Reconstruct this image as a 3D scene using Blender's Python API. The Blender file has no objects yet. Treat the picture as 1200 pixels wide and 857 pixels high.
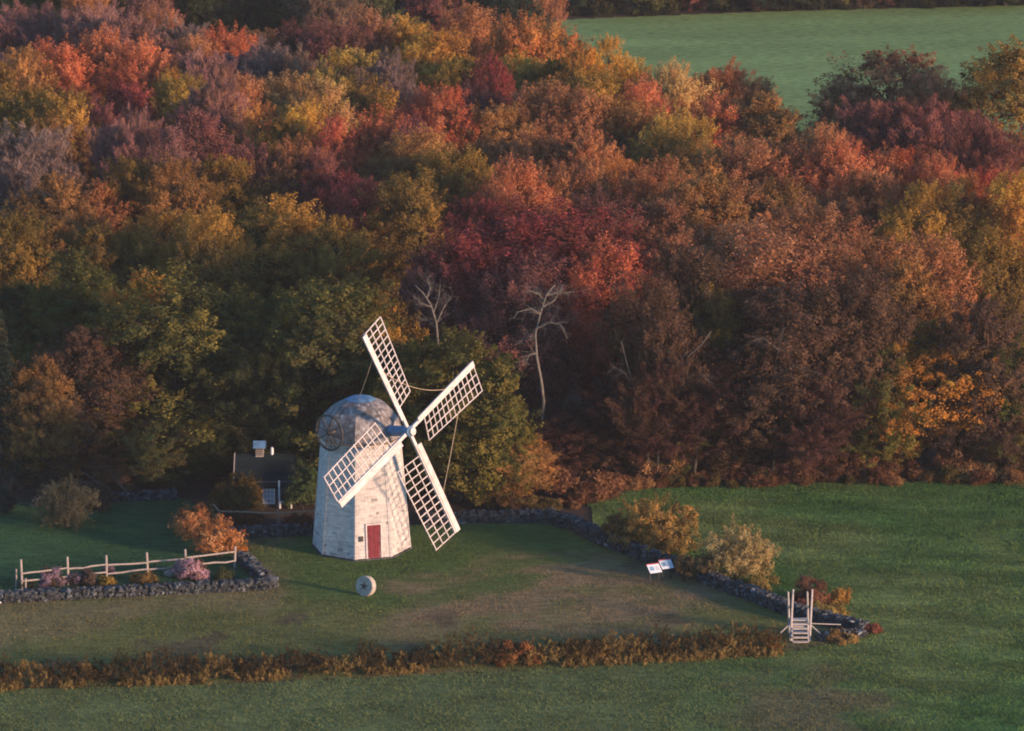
import bpy, math, random
import numpy as np
from mathutils import Vector, Matrix

S = bpy.context.scene
COL = S.collection
R = math.radians

# ------------------------------------------------------------------ camera, sky, sun, exposure
PITCH = R(14.4); CAM_H = 75.0; FPX = 5000.0
cam = bpy.data.objects.new('camera', bpy.data.cameras.new('camera')); COL.objects.link(cam)
cam.location = (0, 0, CAM_H); cam.rotation_euler = (R(90) - PITCH, 0, 0)
cam.data.sensor_width = 36; cam.data.lens = FPX / 1200 * 36
cam.data.clip_start = 1; cam.data.clip_end = 8000
S.camera = cam

SUN_EL = R(9.5)
SUN_PHI = R(29.0)                       # from the right, a little towards the camera
SUN_DIR = Vector((math.cos(SUN_PHI) * math.cos(SUN_EL), -math.sin(SUN_PHI) * math.cos(SUN_EL), math.sin(SUN_EL)))
w = bpy.data.worlds.new('World'); S.world = w; w.use_nodes = True
nt = w.node_tree; bgn = nt.nodes['Background']
sky = nt.nodes.new('ShaderNodeTexSky'); sky.sky_type = 'NISHITA'; sky.sun_disc = False
sky.sun_elevation = SUN_EL
sky.sun_rotation = math.atan2(SUN_DIR.x, SUN_DIR.y)
sky.air_density = 1.0; sky.dust_density = 0.1; sky.ozone_density = 3.6
nt.links.new(sky.outputs[0], bgn.inputs[0]); bgn.inputs[1].default_value = 0.15
sun = bpy.data.objects.new('sun', bpy.data.lights.new('sun', 'SUN')); COL.objects.link(sun)
sun.data.energy = 4.3; sun.data.angle = R(6.0); sun.data.color = (1.0, 0.60, 0.37)
sun.rotation_euler = (-SUN_DIR).to_track_quat('-Z', 'Y').to_euler()
S.view_settings.view_transform = 'Standard'; S.view_settings.look = 'None'
S.view_settings.exposure = 1.28; S.view_settings.gamma = 1.0
HAZE = 0.00007
S.render.engine = 'CYCLES'
S.cycles.max_bounces = 5; S.cycles.diffuse_bounces = 3; S.cycles.transmission_bounces = 3
S.cycles.use_denoising = True; S.cycles.filter_width = 1.9

# ------------------------------------------------------------------ pixel of the photograph -> place on the ground
cp, sp = math.cos(PITCH), math.sin(PITCH)
def at(u, v, z=0.0):
    dx, dy = (u - 600) / FPX, -(v - 428.5) / FPX
    d = np.array([dx, dy * sp + cp, dy * cp - sp])
    t = (z - CAM_H) / d[2]
    return Vector((d[0] * t, d[1] * t, z))
def ppm(p):                              # pixels of the photograph per metre at a place
    return FPX / (p[1] * cp + (CAM_H - p[2]) * sp)

# ------------------------------------------------------------------ helpers
def tag(o, label=None, cat=None, group=None, kind=None):
    if label: o['label'] = label
    if cat: o['category'] = cat
    if group: o['group'] = group
    if kind: o['kind'] = kind
    return o
def empty(name, loc, rz=0.0):
    o = bpy.data.objects.new(name, None); COL.objects.link(o)
    o.location = loc; o.rotation_euler = (0, 0, rz); o.empty_display_size = 0.3
    return o
def link(name, me, parent=None):
    o = bpy.data.objects.new(name, me); COL.objects.link(o)
    if parent: o.parent = parent
    return o
def copy_tree(o, parent=None):
    c = o.copy(); COL.objects.link(c)
    if parent: c.parent = parent
    for ch in list(o.children): copy_tree(ch, c)
    return c

def poly_mesh(name, V, F, mat, attr=None, aname='var'):
    """V (n,3), F (m,k) arrays of equal sided faces, attr (m,4) stored per face"""
    V = np.asarray(V, np.float32); F = np.asarray(F, np.int32); k = F.shape[1]
    me = bpy.data.meshes.new(name)
    me.vertices.add(len(V)); me.vertices.foreach_set('co', V.ravel())
    me.loops.add(F.size); me.loops.foreach_set('vertex_index', F.ravel())
    me.polygons.add(len(F)); me.polygons.foreach_set('loop_start', np.arange(0, F.size, k, dtype=np.int32))
    me.polygons.foreach_set('loop_total', np.full(len(F), k, np.int32))
    if attr is not None:
        a = me.attributes.new(aname, 'FLOAT_COLOR', 'FACE'); a.data.foreach_set('color', np.asarray(attr, np.float32).ravel())
    me.update(calc_edges=True); me.materials.append(mat)
    return me

class MB:
    """collects boxes, tubes and polygons, and links them as ONE mesh"""
    def __init__(s): s.v = []; s.f = []; s.c = []
    def poly(s, pts, c=1.0):
        b = len(s.v); s.v += [tuple(p) for p in pts]; s.f.append(tuple(range(b, b + len(pts)))); s.c.append(c)
    def hexa(s, P, c=1.0):
        b = len(s.v); s.v += [tuple(p) for p in P]
        for q in ((0, 3, 2, 1), (4, 5, 6, 7), (0, 1, 5, 4), (1, 2, 6, 5), (2, 3, 7, 6), (3, 0, 4, 7)):
            s.f.append(tuple(b + i for i in q)); s.c.append(c)
    def box(s, ctr, size, M=None, c=1.0, jit=0.0, rnd=None):
        x, y, z = (k / 2 for k in size); P = []
        for q in ((-x, -y, -z), (x, -y, -z), (x, y, -z), (-x, y, -z), (-x, -y, z), (x, -y, z), (x, y, z), (-x, y, z)):
            q = Vector(q)
            if jit: q = Vector([k * (1 + rnd.uniform(-jit, jit)) for k in q])
            P.append(Vector(ctr) + (M @ q if M else q))
        s.hexa(P, c)
    def bar(s, a, b, wd, th, side, c=1.0):
        """rectangular bar from a to b; wd along 'side', th along the third axis"""
        a, b, side = Vector(a), Vector(b), Vector(side).normalized()
        d = (b - a).normalized(); side = (side - d * side.dot(d)).normalized(); n = d.cross(side)
        P = []
        for e in (a, b):
            for su, sn in ((-1, -1), (1, -1), (1, 1), (-1, 1)):
                P.append(e + side * (su * wd / 2) + n * (sn * th / 2))
        s.hexa(P, c)
    def tube(s, pts, rad, n=6, c=1.0, cap=True):
        pts = [Vector(p) for p in pts]; base = len(s.v); u = None
        for i, p in enumerate(pts):
            d = (pts[min(i + 1, len(pts) - 1)] - pts[max(i - 1, 0)]).normalized()
            if u is None: u = d.orthogonal().normalized()
            else: u = (u - d * u.dot(d)).normalized()
            q = d.cross(u); r = rad[i] if hasattr(rad, '__len__') else rad
            for k in range(n):
                t = 2 * math.pi * k / n
                s.v.append(tuple(p + (u * math.cos(t) + q * math.sin(t)) * r))
        for i in range(len(pts) - 1):
            for k in range(n):
                a, b = base + i * n + k, base + i * n + (k + 1) % n
                s.f.append((a, b, b + n, a + n)); s.c.append(c)
        if cap:
            s.f.append(tuple(base + k for k in reversed(range(n)))); s.c.append(c)
            e = base + (len(pts) - 1) * n; s.f.append(tuple(e + k for k in range(n))); s.c.append(c)
    def mesh(s, name, mat, smooth=False):
        me = bpy.data.meshes.new(name); me.from_pydata(s.v, [], s.f)
        a = me.attributes.new('var', 'FLOAT_COLOR', 'FACE')
        for i, c in enumerate(s.c): a.data[i].color = (c, c, c, 1) if not hasattr(c, '__len__') else (c[0], c[1], c[2], 1)
        if smooth: me.polygons.foreach_set('use_smooth', [True] * len(me.polygons))
        me.update(); me.materials.append(mat); return me
    def build(s, name, mat, parent=None, smooth=False):
        return link(name, s.mesh(name, mat, smooth), parent)

# ------------------------------------------------------------------ materials
def newmat(name):
    m = bpy.data.materials.new(name); m.use_nodes = True
    n = m.node_tree.nodes; return m, n, m.node_tree.links, n['Principled BSDF']
def N(n, t, **kw):
    x = n.new(t)
    for k, v in kw.items(): setattr(x, k, v)
    return x
def surf(name, col, rough=0.8, var=0.35, scale=3.0, col2=None, bump=0.0, bscale=20.0, attr=True, metal=0.0, stretch=(1, 1, 1), lo=0.4, hi=0.62):
    """base colour broken up by noise towards col2, times the per-face value"""
    m, n, l, b = newmat(name)
    tc = N(n, 'ShaderNodeTexCoord'); mp = N(n, 'ShaderNodeMapping'); mp.inputs['Scale'].default_value = stretch
    l.new(tc.outputs['Object'], mp.inputs[0])
    no = N(n, 'ShaderNodeTexNoise'); no.inputs['Scale'].default_value = scale; no.inputs['Detail'].default_value = 7; no.inputs['Roughness'].default_value = 0.65
    l.new(mp.outputs[0], no.inputs['Vector'])
    rp = N(n, 'ShaderNodeMapRange'); rp.inputs[1].default_value = lo; rp.inputs[2].default_value = hi; l.new(no.outputs[0], rp.inputs[0])
    mx = N(n, 'ShaderNodeMix', data_type='RGBA'); l.new(rp.outputs[0], mx.inputs[0])
    c2 = col2 or tuple(k * (1 - var) for k in col)
    mx.inputs[6].default_value = (*col, 1); mx.inputs[7].default_value = (*c2, 1)
    out = mx.outputs[2]
    if attr:
        at_ = N(n, 'ShaderNodeAttribute', attribute_name='var')
        mu = N(n, 'ShaderNodeMix', data_type='RGBA', blend_type='MULTIPLY'); mu.inputs[0].default_value = 1
        l.new(out, mu.inputs[6]); l.new(at_.outputs['Color'], mu.inputs[7]); out = mu.outputs[2]
    l.new(out, b.inputs['Base Color'])
    b.inputs['Roughness'].default_value = rough; b.inputs['Metallic'].default_value = metal
    b.inputs['Specular IOR Level'].default_value = 0.25
    if bump:
        n2 = N(n, 'ShaderNodeTexNoise'); n2.inputs['Scale'].default_value = bscale; n2.inputs['Detail'].default_value = 5
        l.new(tc.outputs['Object'], n2.inputs['Vector'])
        bu = N(n, 'ShaderNodeBump'); bu.inputs['Strength'].default_value = bump; bu.inputs['Distance'].default_value = 0.05
        l.new(n2.outputs[0], bu.inputs['Height']); l.new(bu.outputs[0], b.inputs['Normal'])
    return m

def leaf_material():
    """leaf colour of the single plant (object colour), turned towards its second colour clump by clump"""
    m, n, l, b = newmat('leaves'); out = n['Material Output']; n.remove(b)
    oi = N(n, 'ShaderNodeObjectInfo')
    ti = N(n, 'ShaderNodeAttribute', attribute_type='OBJECT', attribute_name='tint')
    va = N(n, 'ShaderNodeAttribute', attribute_name='var'); se = N(n, 'ShaderNodeSeparateColor'); l.new(va.outputs['Color'], se.inputs[0])
    mr = N(n, 'ShaderNodeMapRange', interpolation_type='SMOOTHSTEP'); mr.inputs[1].default_value = 0.45; mr.inputs[2].default_value = 0.95; l.new(se.outputs[0], mr.inputs[0])
    mx = N(n, 'ShaderNodeMix', data_type='RGBA'); l.new(mr.outputs[0], mx.inputs[0]); l.new(oi.outputs['Color'], mx.inputs[6]); l.new(ti.outputs['Color'], mx.inputs[7])
    un = N(n, 'ShaderNodeAttribute', attribute_type='OBJECT', attribute_name='unturned')
    m2 = N(n, 'ShaderNodeMapRange', interpolation_type='SMOOTHSTEP'); m2.inputs[1].default_value = 0.08; m2.inputs[2].default_value = 0.42; m2.inputs[3].default_value = 0.8; m2.inputs[4].default_value = 0.0; l.new(se.outputs[0], m2.inputs[0])
    my = N(n, 'ShaderNodeMix', data_type='RGBA'); l.new(m2.outputs[0], my.inputs[0]); l.new(mx.outputs[2], my.inputs[6]); l.new(un.outputs['Color'], my.inputs[7]); mx = my
    br = N(n, 'ShaderNodeMapRange'); br.inputs[3].default_value = 0.75; br.inputs[4].default_value = 1.25; l.new(se.outputs[1], br.inputs[0])
    mu = N(n, 'ShaderNodeVectorMath', operation='SCALE'); l.new(mx.outputs[2], mu.inputs[0]); l.new(br.outputs[0], mu.inputs['Scale'])
    di = N(n, 'ShaderNodeBsdfDiffuse'); tr = N(n, 'ShaderNodeBsdfTranslucent'); ms = N(n, 'ShaderNodeMixShader'); ms.inputs[0].default_value = 0.28
    l.new(mu.outputs[0], di.inputs[0]); l.new(mu.outputs[0], tr.inputs[0])
    l.new(di.outputs[0], ms.inputs[1]); l.new(tr.outputs[0], ms.inputs[2]); l.new(ms.outputs[0], out.inputs[0])
    return m
LEAF = leaf_material()

def coloured_material(name, nscale=2.5, bump=0.5, amp=0.5, stretch=(1, 1, 1)):
    """colour read per face/point from 'col', broken up by fine noise"""
    m, n, l, b = newmat(name)
    tc = N(n, 'ShaderNodeTexCoord'); a = N(n, 'ShaderNodeAttribute', attribute_name='col')
    mp = N(n, 'ShaderNodeMapping'); mp.inputs['Scale'].default_value = stretch; l.new(tc.outputs['Object'], mp.inputs[0])
    no = N(n, 'ShaderNodeTexNoise'); no.inputs['Scale'].default_value = nscale; no.inputs['Detail'].default_value = 8; no.inputs['Roughness'].default_value = 0.7
    l.new(mp.outputs[0], no.inputs['Vector'])
    mr = N(n, 'ShaderNodeMapRange'); mr.inputs[1].default_value = 0.3; mr.inputs[2].default_value = 0.7; mr.inputs[3].default_value = 1 - amp; mr.inputs[4].default_value = 1 + amp
    l.new(no.outputs[0], mr.inputs[0])
    mu = N(n, 'ShaderNodeVectorMath', operation='SCALE'); l.new(a.outputs['Color'], mu.inputs[0]); l.new(mr.outputs[0], mu.inputs['Scale'])
    l.new(mu.outputs[0], b.inputs['Base Color']); b.inputs['Roughness'].default_value = 0.95; b.inputs['Specular IOR Level'].default_value = 0.05
    if bump:
        bu = N(n, 'ShaderNodeBump'); bu.inputs['Strength'].default_value = bump; bu.inputs['Distance'].default_value = 0.12
        l.new(no.outputs[0], bu.inputs['Height']); l.new(bu.outputs[0], b.inputs['Normal'])
    return m
TURF = coloured_material('turf', stretch=(.35, 1, 1))
BLADE = coloured_material('grass_blades', 0.6, 0.0, 0.25)
M = dict(
    shingle=surf('white_painted_shingles', (0.45, 0.445, 0.44), 0.75, col2=(0.25, 0.255, 0.26), scale=1.5, stretch=(1, 1, 5), lo=0.42, hi=0.75, bump=0.2, bscale=25),
    cap=surf('weathered_cap_shingles', (0.19, 0.205, 0.22), 0.8, col2=(0.095, 0.095, 0.10), scale=2.2, lo=0.42, hi=0.6, bump=0.2),
    metal_blue=surf('blue_grey_metal', (0.09, 0.19, 0.32), 0.5, var=0.4, scale=3),
    white=surf('white_paint', (0.50, 0.47, 0.47), 0.65, var=0.25, scale=2.5),
    red=surf('red_paint', (0.16, 0.018, 0.030), 0.6, var=0.3, scale=4),
    iron=surf('dark_iron', (0.05, 0.05, 0.05), 0.6, var=0.4, scale=6),
    rope=surf('rope', (0.35, 0.29, 0.2), 0.9),
    stone=surf('field_stone', (0.062, 0.070, 0.075), 0.9, col2=(0.028, 0.032, 0.036), scale=5, bump=0.5, bscale=14),
    mill_stone=surf('granite', (0.36, 0.34, 0.30), 0.9, var=0.35, scale=6, bump=0.4),
    bark=surf('bark', (0.06, 0.052, 0.046), 0.95, var=0.4, scale=4, stretch=(3, 3, 0.7)),
    pale_bark=surf('pale_bark', (0.32, 0.30, 0.275), 0.95, var=0.4, scale=3, stretch=(3, 3, 0.7)),
    silver_bark=surf('silver_bark', (0.13, 0.122, 0.112), 0.95, var=0.55, scale=4, stretch=(3, 3, 0.7), bump=0.4),
    dull_bark=surf('dull_bark', (0.11, 0.10, 0.09), 0.95, var=0.4, scale=3, stretch=(3, 3, 0.7)),
    grey_bark=surf('grey_bark', (0.085, 0.076, 0.068), 0.95, var=0.4, scale=3, stretch=(3, 3, 0.7)),
    grey_wood=surf('weathered_wood', (0.30, 0.27, 0.25), 0.85, var=0.35, scale=5, stretch=(3, 3, 1)),
    silver_wood=surf('silvered_wood', (0.42, 0.39, 0.37), 0.85, var=0.35, scale=5, stretch=(3, 3, 1)),
    brown_wood=surf('brown_fence_wood', (0.28, 0.20, 0.14), 0.85, var=0.35, scale=5),
    roof=surf('shade_dark_roof_shingles', (0.003, 0.012, 0.015), 0.85, var=0.4, scale=6, bump=0.4),  # dark teal, lowered further to carry the shade over the roof
    wall_dark=surf('dark_clapboard', (0.06, 0.065, 0.075), 0.8, var=0.3, scale=3),
    white_trim=surf('white_trim', (0.6, 0.62, 0.66), 0.6, var=0.15),
    panel=surf('printed_panel', (0.55, 0.62, 0.68), 0.35, var=0.1, scale=3),
    ink_blue=surf('printed_blue', (0.20, 0.34, 0.48), 0.4), ink_red=surf('printed_red', (0.5, 0.08, 0.08), 0.4),
    black_metal=surf('black_metal', (0.025, 0.025, 0.03), 0.5),
)

# ------------------------------------------------------------------ ground
def vnoise(x, y, seed=0):
    xi, yi = np.floor(x).astype(np.int64), np.floor(y).astype(np.int64); fx, fy = x - xi, y - yi
    fx, fy = fx * fx * (3 - 2 * fx), fy * fy * (3 - 2 * fy)
    def h(a, b):
        k = (a * 374761393 + b * 668265263 + seed * 982451653) & 0x7fffffff
        k = ((k ^ (k >> 13)) * 1274126177) & 0x7fffffff
        return ((k ^ (k >> 16)) & 0xffff) / 65535.0
    return (h(xi, yi) * (1 - fx) + h(xi + 1, yi) * fx) * (1 - fy) + (h(xi, yi + 1) * (1 - fx) + h(xi + 1, yi + 1) * fx) * fy
def fbm(x, y, sc, seed=0, oct=4):
    t = 0; a = 0.5; s = 0
    for i in range(oct):
        t = t + a * vnoise(x / sc * 2 ** i + 31.7 * i, y / sc * 2 ** i + 17.3 * i, seed + i); s += a; a *= 0.55
    return t / s
def sstep(a, b, x):
    t = np.clip((x - a) / (b - a), 0, 1); return t * t * (3 - 2 * t)
def world_poly(pts): return np.array([tuple(at(u, v))[:2] for u, v in pts])
def inside(P, x, y):
    r = np.zeros(x.shape, bool); n = len(P); j = n - 1
    for i in range(n):
        xi, yi = P[i]; xj, yj = P[j]
        c = ((yi > y) != (yj > y)) & (x < (xj - xi) * (y - yi) / (yj - yi + 1e-12) + xi)
        r ^= c; j = i
    return r

def zone_lawn(x, y):
    green = np.array([0.068, 0.108, 0.031]); dry = np.array([0.170, 0.133, 0.070]); olive = np.array([0.105, 0.118, 0.040]); dark = np.array([0.075, 0.058, 0.042])
    c0 = at(505, 660); d = np.hypot((x - c0.x) / 9.5, (y - c0.y) / 10.5)      # mown green round the mill
    g = 1 - sstep(0.75, 1.25, d + (fbm(x, y, 5, 3) - 0.5) * 0.9)
    c1 = at(690, 695); d1 = np.hypot((x - c1.x) / 11, (y - c1.y) / 11)
    k = (1 - sstep(0.5, 1.25, d1 + (fbm(x * .6, y * 0.6, 3, 9, 6) - 0.5) * 2.2)) * (.35 + .75 * sstep(.3, .6, fbm(x * .4, y * .8, 1.1, 44)))
    base = olive[None] * (0.8 + 0.4 * fbm(x, y, 6, 5))[..., None]
    n = sstep(0.42, 0.62, fbm(x * 0.6, y * 0.45, 3.0, 7))
    base = base * (1 - 0.55 * n[..., None]) + dry * 0.55 * n[..., None]
    base = base * (1 - k[..., None]) + dry * k[..., None]
    m = sstep(0.60, 0.72, fbm(x * 0.6, y * 0.5, 2.6, 21)) * (1 - g) * 0.7
    base = base * (1 - m[..., None]) + dark * m[..., None]
    g2 = np.clip(g - 0.8 * k, 0, 1)[..., None]
    return base * (1 - g2) + green * g2
def zone_garden(x, y):
    return np.array([0.035, 0.085, 0.035]) * (0.8 + 0.4 * fbm(x, y, 3, 2))[..., None]
def zone_pasture(x, y):
    a = np.array([0.054, 0.118, 0.033]); b = np.array([0.104, 0.145, 0.046]); dry = np.array([0.13, 0.10, 0.06])
    t = sstep(0.35, 0.68, fbm(x * 0.5, y * 0.35, 4, 11))[..., None]
    c = a * (1 - t) + b * t
    c = c * (0.88 + 0.24 * (0.5 + 0.5 * np.sin((y + 0.28 * x) * 1.5 + 3.0 * fbm(x, y, 9, 61))))[..., None] * (0.62 + 0.76 * fbm(x * 0.3, y, 1.3, 63))[..., None]
    q = at(940, 850); d = np.hypot((x - q.x) / 5, (y - q.y) / 9)
    k = (1 - sstep(0.3, 1.2, d + (fbm(x, y, 3, 13) - 0.5) * 1.4))[..., None] * 0.7
    c = c * (1 - k) + dry * k
    f = sstep(-8, 2, at(600, 775).y - y)[..., None] * (1 - sstep(6, 16, x))[..., None]
    return c * (1 - f) + np.array([0.098, 0.130, 0.050]) * (0.75 + 0.5 * fbm(x, y, 3.5, 15))[..., None] * f
def zone_far(x, y):
    row = sstep(0.5, 1.0, 0.5 + 0.5 * np.sin((y * 0.92 - x * 0.12) * 0.62 + 3.0 * fbm(x, y, 30, 4))) * (0.5 + fbm(x * .2, y, 7, 8))
    t = fbm(x * 0.4, y, 9, 31)
    return np.array([0.155, 0.240, 0.085]) * (0.72 + 0.10 * row + 0.50 * t)[..., None]

def sheet(name, poly, z, step, fn, bumpy=0.0):
    P = world_poly(poly); x0, y0 = P.min(0); x1, y1 = P.max(0)
    nx, ny = int((x1 - x0) / step) + 2, int((y1 - y0) / step) + 2
    X, Y = np.meshgrid(x0 + np.arange(nx) * step, y0 + np.arange(ny) * step)
    Z = np.full_like(X, z)
    if bumpy: Z = Z + bumpy * (fbm(X, Y, 2.2, 77) )
    I = np.arange(nx * ny).reshape(ny, nx)
    F = np.stack([I[:-1, :-1], I[:-1, 1:], I[1:, 1:], I[1:, :-1]], -1).reshape(-1, 4)
    cx, cy = (X + step / 2)[:-1, :-1].ravel(), (Y + step / 2)[:-1, :-1].ravel()
    F = F[inside(P, cx, cy)]
    me = poly_mesh(name, np.stack([X, Y, Z], -1).reshape(-1, 3), F, TURF)
    c = np.ones((nx * ny, 4), np.float32); c[:, :3] = fn(X.ravel(), Y.ravel())
    a = me.attributes.new('col', 'FLOAT_COLOR', 'POINT'); a.data.foreach_set('color', c.ravel())
    me.polygons.foreach_set('use_smooth', [True] * len(me.polygons))
    return tag(link(name, me), kind='structure'), P

g = MB(); gs = 4000
g.poly([(-gs, -200, 0), (gs, -200, 0), (gs, 2 * gs, 0), (-gs, 2 * gs, 0)])
tag(g.build('ground', surf('forest_floor', (0.028, 0.021, 0.016), 0.95, col2=(0.05, 0.03, 0.02), scale=0.5, attr=False)), kind='structure')
LAWN = [(-40, 808), (-40, 700), (0, 706), (318, 692), (281, 658), (262, 634), (300, 627), (372, 627), (540, 611), (645, 611), (700, 634), (765, 660), (863, 696), (930, 722), (1015, 745), (915, 766), (600, 786), (300, 800)]
GARDEN = [(-60, 712), (-60, 592), (60, 588), (210, 584), (255, 600), (262, 634), (281, 658), (318, 692), (0, 706)]
PASTURE = [(-80, 900), (-80, 812), (300, 801), (600, 787), (915, 767), (1015, 746), (930, 723), (863, 697), (765, 661), (700, 628), (690, 590), (740, 574), (900, 568), (1290, 563), (1290, 900)]
FAR = [(560, 32), (640, 24), (900, 14), (1290, 4), (1290, 175), (900, 165), (620, 90)]
lawn, PL = sheet('mill_lawn', LAWN, 0.004, 0.3, zone_lawn, 0.05)
gard, PG = sheet('garden_lawn', GARDEN, 0.006, 0.3, zone_garden, 0.04)
past, PP = sheet('pasture', PASTURE, 0.005, 0.3, zone_pasture, 0.06)
farf, PF = sheet('far_field', FAR, 0.004, 0.5, zone_far, 0.04)

def blades(name, P, fn, n, seed, hmin, hmax, wd):
    rg = np.random.default_rng(seed); x0, y0 = P.min(0); x1, y1 = P.max(0)
    x = rg.uniform(x0, x1, n * 2); y = rg.uniform(y0, y1, n * 2)
    k = inside(P, x, y) & (np.abs(x) < 0.125 * y + 2); x, y = x[k][:n], y[k][:n]; n = len(x)
    tu = fbm(x, y, 1.6, seed + 50)                       # tussocky growth
    h = (hmin + (hmax - hmin) * rg.random(n)) * (0.4 + 1.3 * tu)
    a = rg.uniform(0, 2 * np.pi, n); lx, ly = rg.normal(.4, 1.3, n) * h, rg.normal(0, 0.45, n) * h
    V = np.zeros((n, 3, 3))
    V[:, 0] = np.stack([x - np.cos(a) * wd, y - np.sin(a) * wd, np.zeros(n)], -1)
    V[:, 1] = np.stack([x + np.cos(a) * wd, y + np.sin(a) * wd, np.zeros(n)], -1)
    V[:, 2] = np.stack([x + lx, y + ly, 0.02 + h], -1)
    c = np.ones((n, 4)); c[:, :3] = fn(x, y) * (rg.uniform(0.88, 1.14, n) * (.72 + .56 * fbm(x * .35, y * 1.2, .7, seed + 9)))[:, None]
    me = poly_mesh(name, V.reshape(-1, 3), np.arange(3 * n).reshape(-1, 3), BLADE, c, 'col')
    return tag(link(name, me), 'short grass growing over the fields and lawns round the windmill', 'grass', kind='stuff')
blades('lawn_grass', PL, zone_lawn, 170000, 1, 0.03, 0.10, 0.022)
blades('garden_grass', PG, zone_garden, 50000, 2, 0.04, 0.09, 0.02)
blades('pasture_grass', PP, zone_pasture, 340000, 3, 0.04, 0.14, 0.024)

# ------------------------------------------------------------------ windmill
def build_windmill():
    c = at(424, 641.5)
    W = empty('windmill', c)
    tag(W, 'white shingled smock windmill with red door and four lattice sails on the lawn', 'windmill')
    rnd = random.Random(4)
    rz = R(1.5)
    def ang(k): t = R(6 + 45 * k); return Vector((math.cos(t), -math.sin(t), 0))
    rb, rt, ht = 2.97, 2.36, 7.2
    # shingled wall: every shingle a thin lapped board
    m = MB(); core = MB()
    vb = [ang(k) * (rb - 0.05) for k in range(8)]; vt = [ang(k) * (rt - 0.05) + Vector((0, 0, ht)) for k in range(8)]
    for k in range(8):
        core.poly([vb[(k + 1) % 8], vb[k], vt[k], vt[(k + 1) % 8]], 0.5)
    ncr = 44
    for k in range(8):
        a0, a1 = ang(k), ang(k + 1); nrm = (a0 + a1).normalized()
        for i in range(ncr):
            z0, z1 = ht * i / ncr, ht * (i + 1.12) / ncr
            r0 = rb + (rt - rb) * z0 / ht; r1 = rb + (rt - rb) * min(z1, ht) / ht
            t = rnd.uniform(-0.05, 0.0)
            while t < 1:
                dt = rnd.uniform(0.06, 0.20); t1 = min(t + dt, 1); tt = max(t, 0)
                if t1 - tt > 0.01:
                    lift = 0.055 + rnd.uniform(-0.008, 0.008)
                    P0 = (a0 * (1 - tt) + a1 * tt) * r0; P1 = (a0 * (1 - t1 + 0.004) + a1 * (t1 - 0.004)) * r0
                    Q0 = (a0 * (1 - tt) + a1 * tt) * r1; Q1 = (a0 * (1 - t1 + 0.004) + a1 * (t1 - 0.004)) * r1
                    dz = rnd.uniform(-0.012, 0.012)
                    wv = vn1(k * 9 + tt * 3.0, z0 * 0.9)
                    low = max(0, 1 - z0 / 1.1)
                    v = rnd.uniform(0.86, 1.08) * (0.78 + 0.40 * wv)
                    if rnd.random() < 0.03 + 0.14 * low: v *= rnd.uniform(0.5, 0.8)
                    v = min(v, 1.2)
                    B0 = P0 + nrm * lift + Vector((0, 0, z0 + dz)); B1 = P1 + nrm * lift + Vector((0, 0, z0 + dz))
                    T0 = Q0 + Vector((0, 0, min(z1, ht))); T1 = Q1 + Vector((0, 0, min(z1, ht)))
                    m.poly([B1, B0, T0, T1], (v, v * 0.985, v * 0.965))
                    m.poly([B0, B1, P1 + Vector((0, 0, z0 + dz)), P0 + Vector((0, 0, z0 + dz))], v * 0.2)  # shadow line under each lap, painted into the butt edge
                t = t1
    b = len(m.v)
    m.v += core.v; m.f += [tuple(b + i for i in f) for f in core.f]; m.c += core.c
    wall = m.build('wall', M['shingle'], W)
    cb = MB()
    for k in range(8):
        for s, q in ((-1, 0), (1, 0)):
            e = (ang(k + s) - ang(k)).normalized()
            o = ang(k)
            cb.bar(o * (rb + 0.045) + e * 0.055, o * (rt + 0.045) + e * 0.055 + Vector((0, 0, ht)), 0.11, 0.03, e, rnd.uniform(0.8, 1.0))
    cb.build('corner_board', M['shingle'], wall)
    # rough stone footing
    st = MB()
    for k in range(8):
        a0, a1 = ang(k), ang(k + 1)
        for i in range(7):
            p = (a0 * (1 - (i + .5) / 7) + a1 * ((i + .5) / 7)) * (rb + 0.02)
            st.box(p + Vector((0, 0, 0.02)), (0.33, 0.22, 0.2), Matrix.Rotation(math.atan2((a1 - a0).y, (a1 - a0).x), 3, 'Z'), rnd.uniform(0.6, 1.5), 0.15, rnd)
    st.build('footing', M['stone'], W)
    # domed cap of lapped courses on eight facets
    prof = [(2.56, 7.10), (2.56, 7.30), (2.50, 7.62), (2.40, 7.95), (2.24, 8.28), (2.02, 8.58), (1.74, 8.85), (1.40, 9.07), (1.02, 9.23), (0.6, 9.33)]
    c_ = MB()
    for j in range(len(prof) - 1):
        for h in range(2):
            (ra, za), (rb2, zb) = prof[j], prof[j + 1]
            f0, f1 = h / 2, (h + 1) / 2
            r0, z0 = ra + (rb2 - ra) * f0, za + (zb - za) * f0; r1, z1 = ra + (rb2 - ra) * f1, za + (zb - za) * f1
            for k in range(8):
                a0, a1 = ang(k), ang(k + 1); nrm = (a0 + a1).normalized(); ns = max(3, int(13 * r0 / 2.5))
                for i in range(ns):
                    t0, t1 = i / ns, (i + 0.96) / ns; o = nrm * 0.02 + Vector((0, 0, 0.008)); v = rnd.uniform(0.7, 1.3)
                    if rnd.random() < 0.08: v *= 1.5
                    tint = (v * 1.0, v * 0.98, v * 0.98) if rnd.random() < 0.6 else (v * 1.05, v * 0.92, v * 0.86)
                    A, B = (a0 * (1 - t0) + a1 * t0), (a0 * (1 - t1) + a1 * t1)
                    c_.poly([B * r0 + o + Vector((0, 0, z0)), A * r0 + o + Vector((0, 0, z0)), A * r1 + Vector((0, 0, z1)), B * r1 + Vector((0, 0, z1))], tint)
                c_.poly([a1 * (r0 - .015) + Vector((0, 0, z0)), a0 * (r0 - .015) + Vector((0, 0, z0)), a0 * (r1 - .015) + Vector((0, 0, z1)), a1 * (r1 - .015) + Vector((0, 0, z1))], 0.5)
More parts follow.
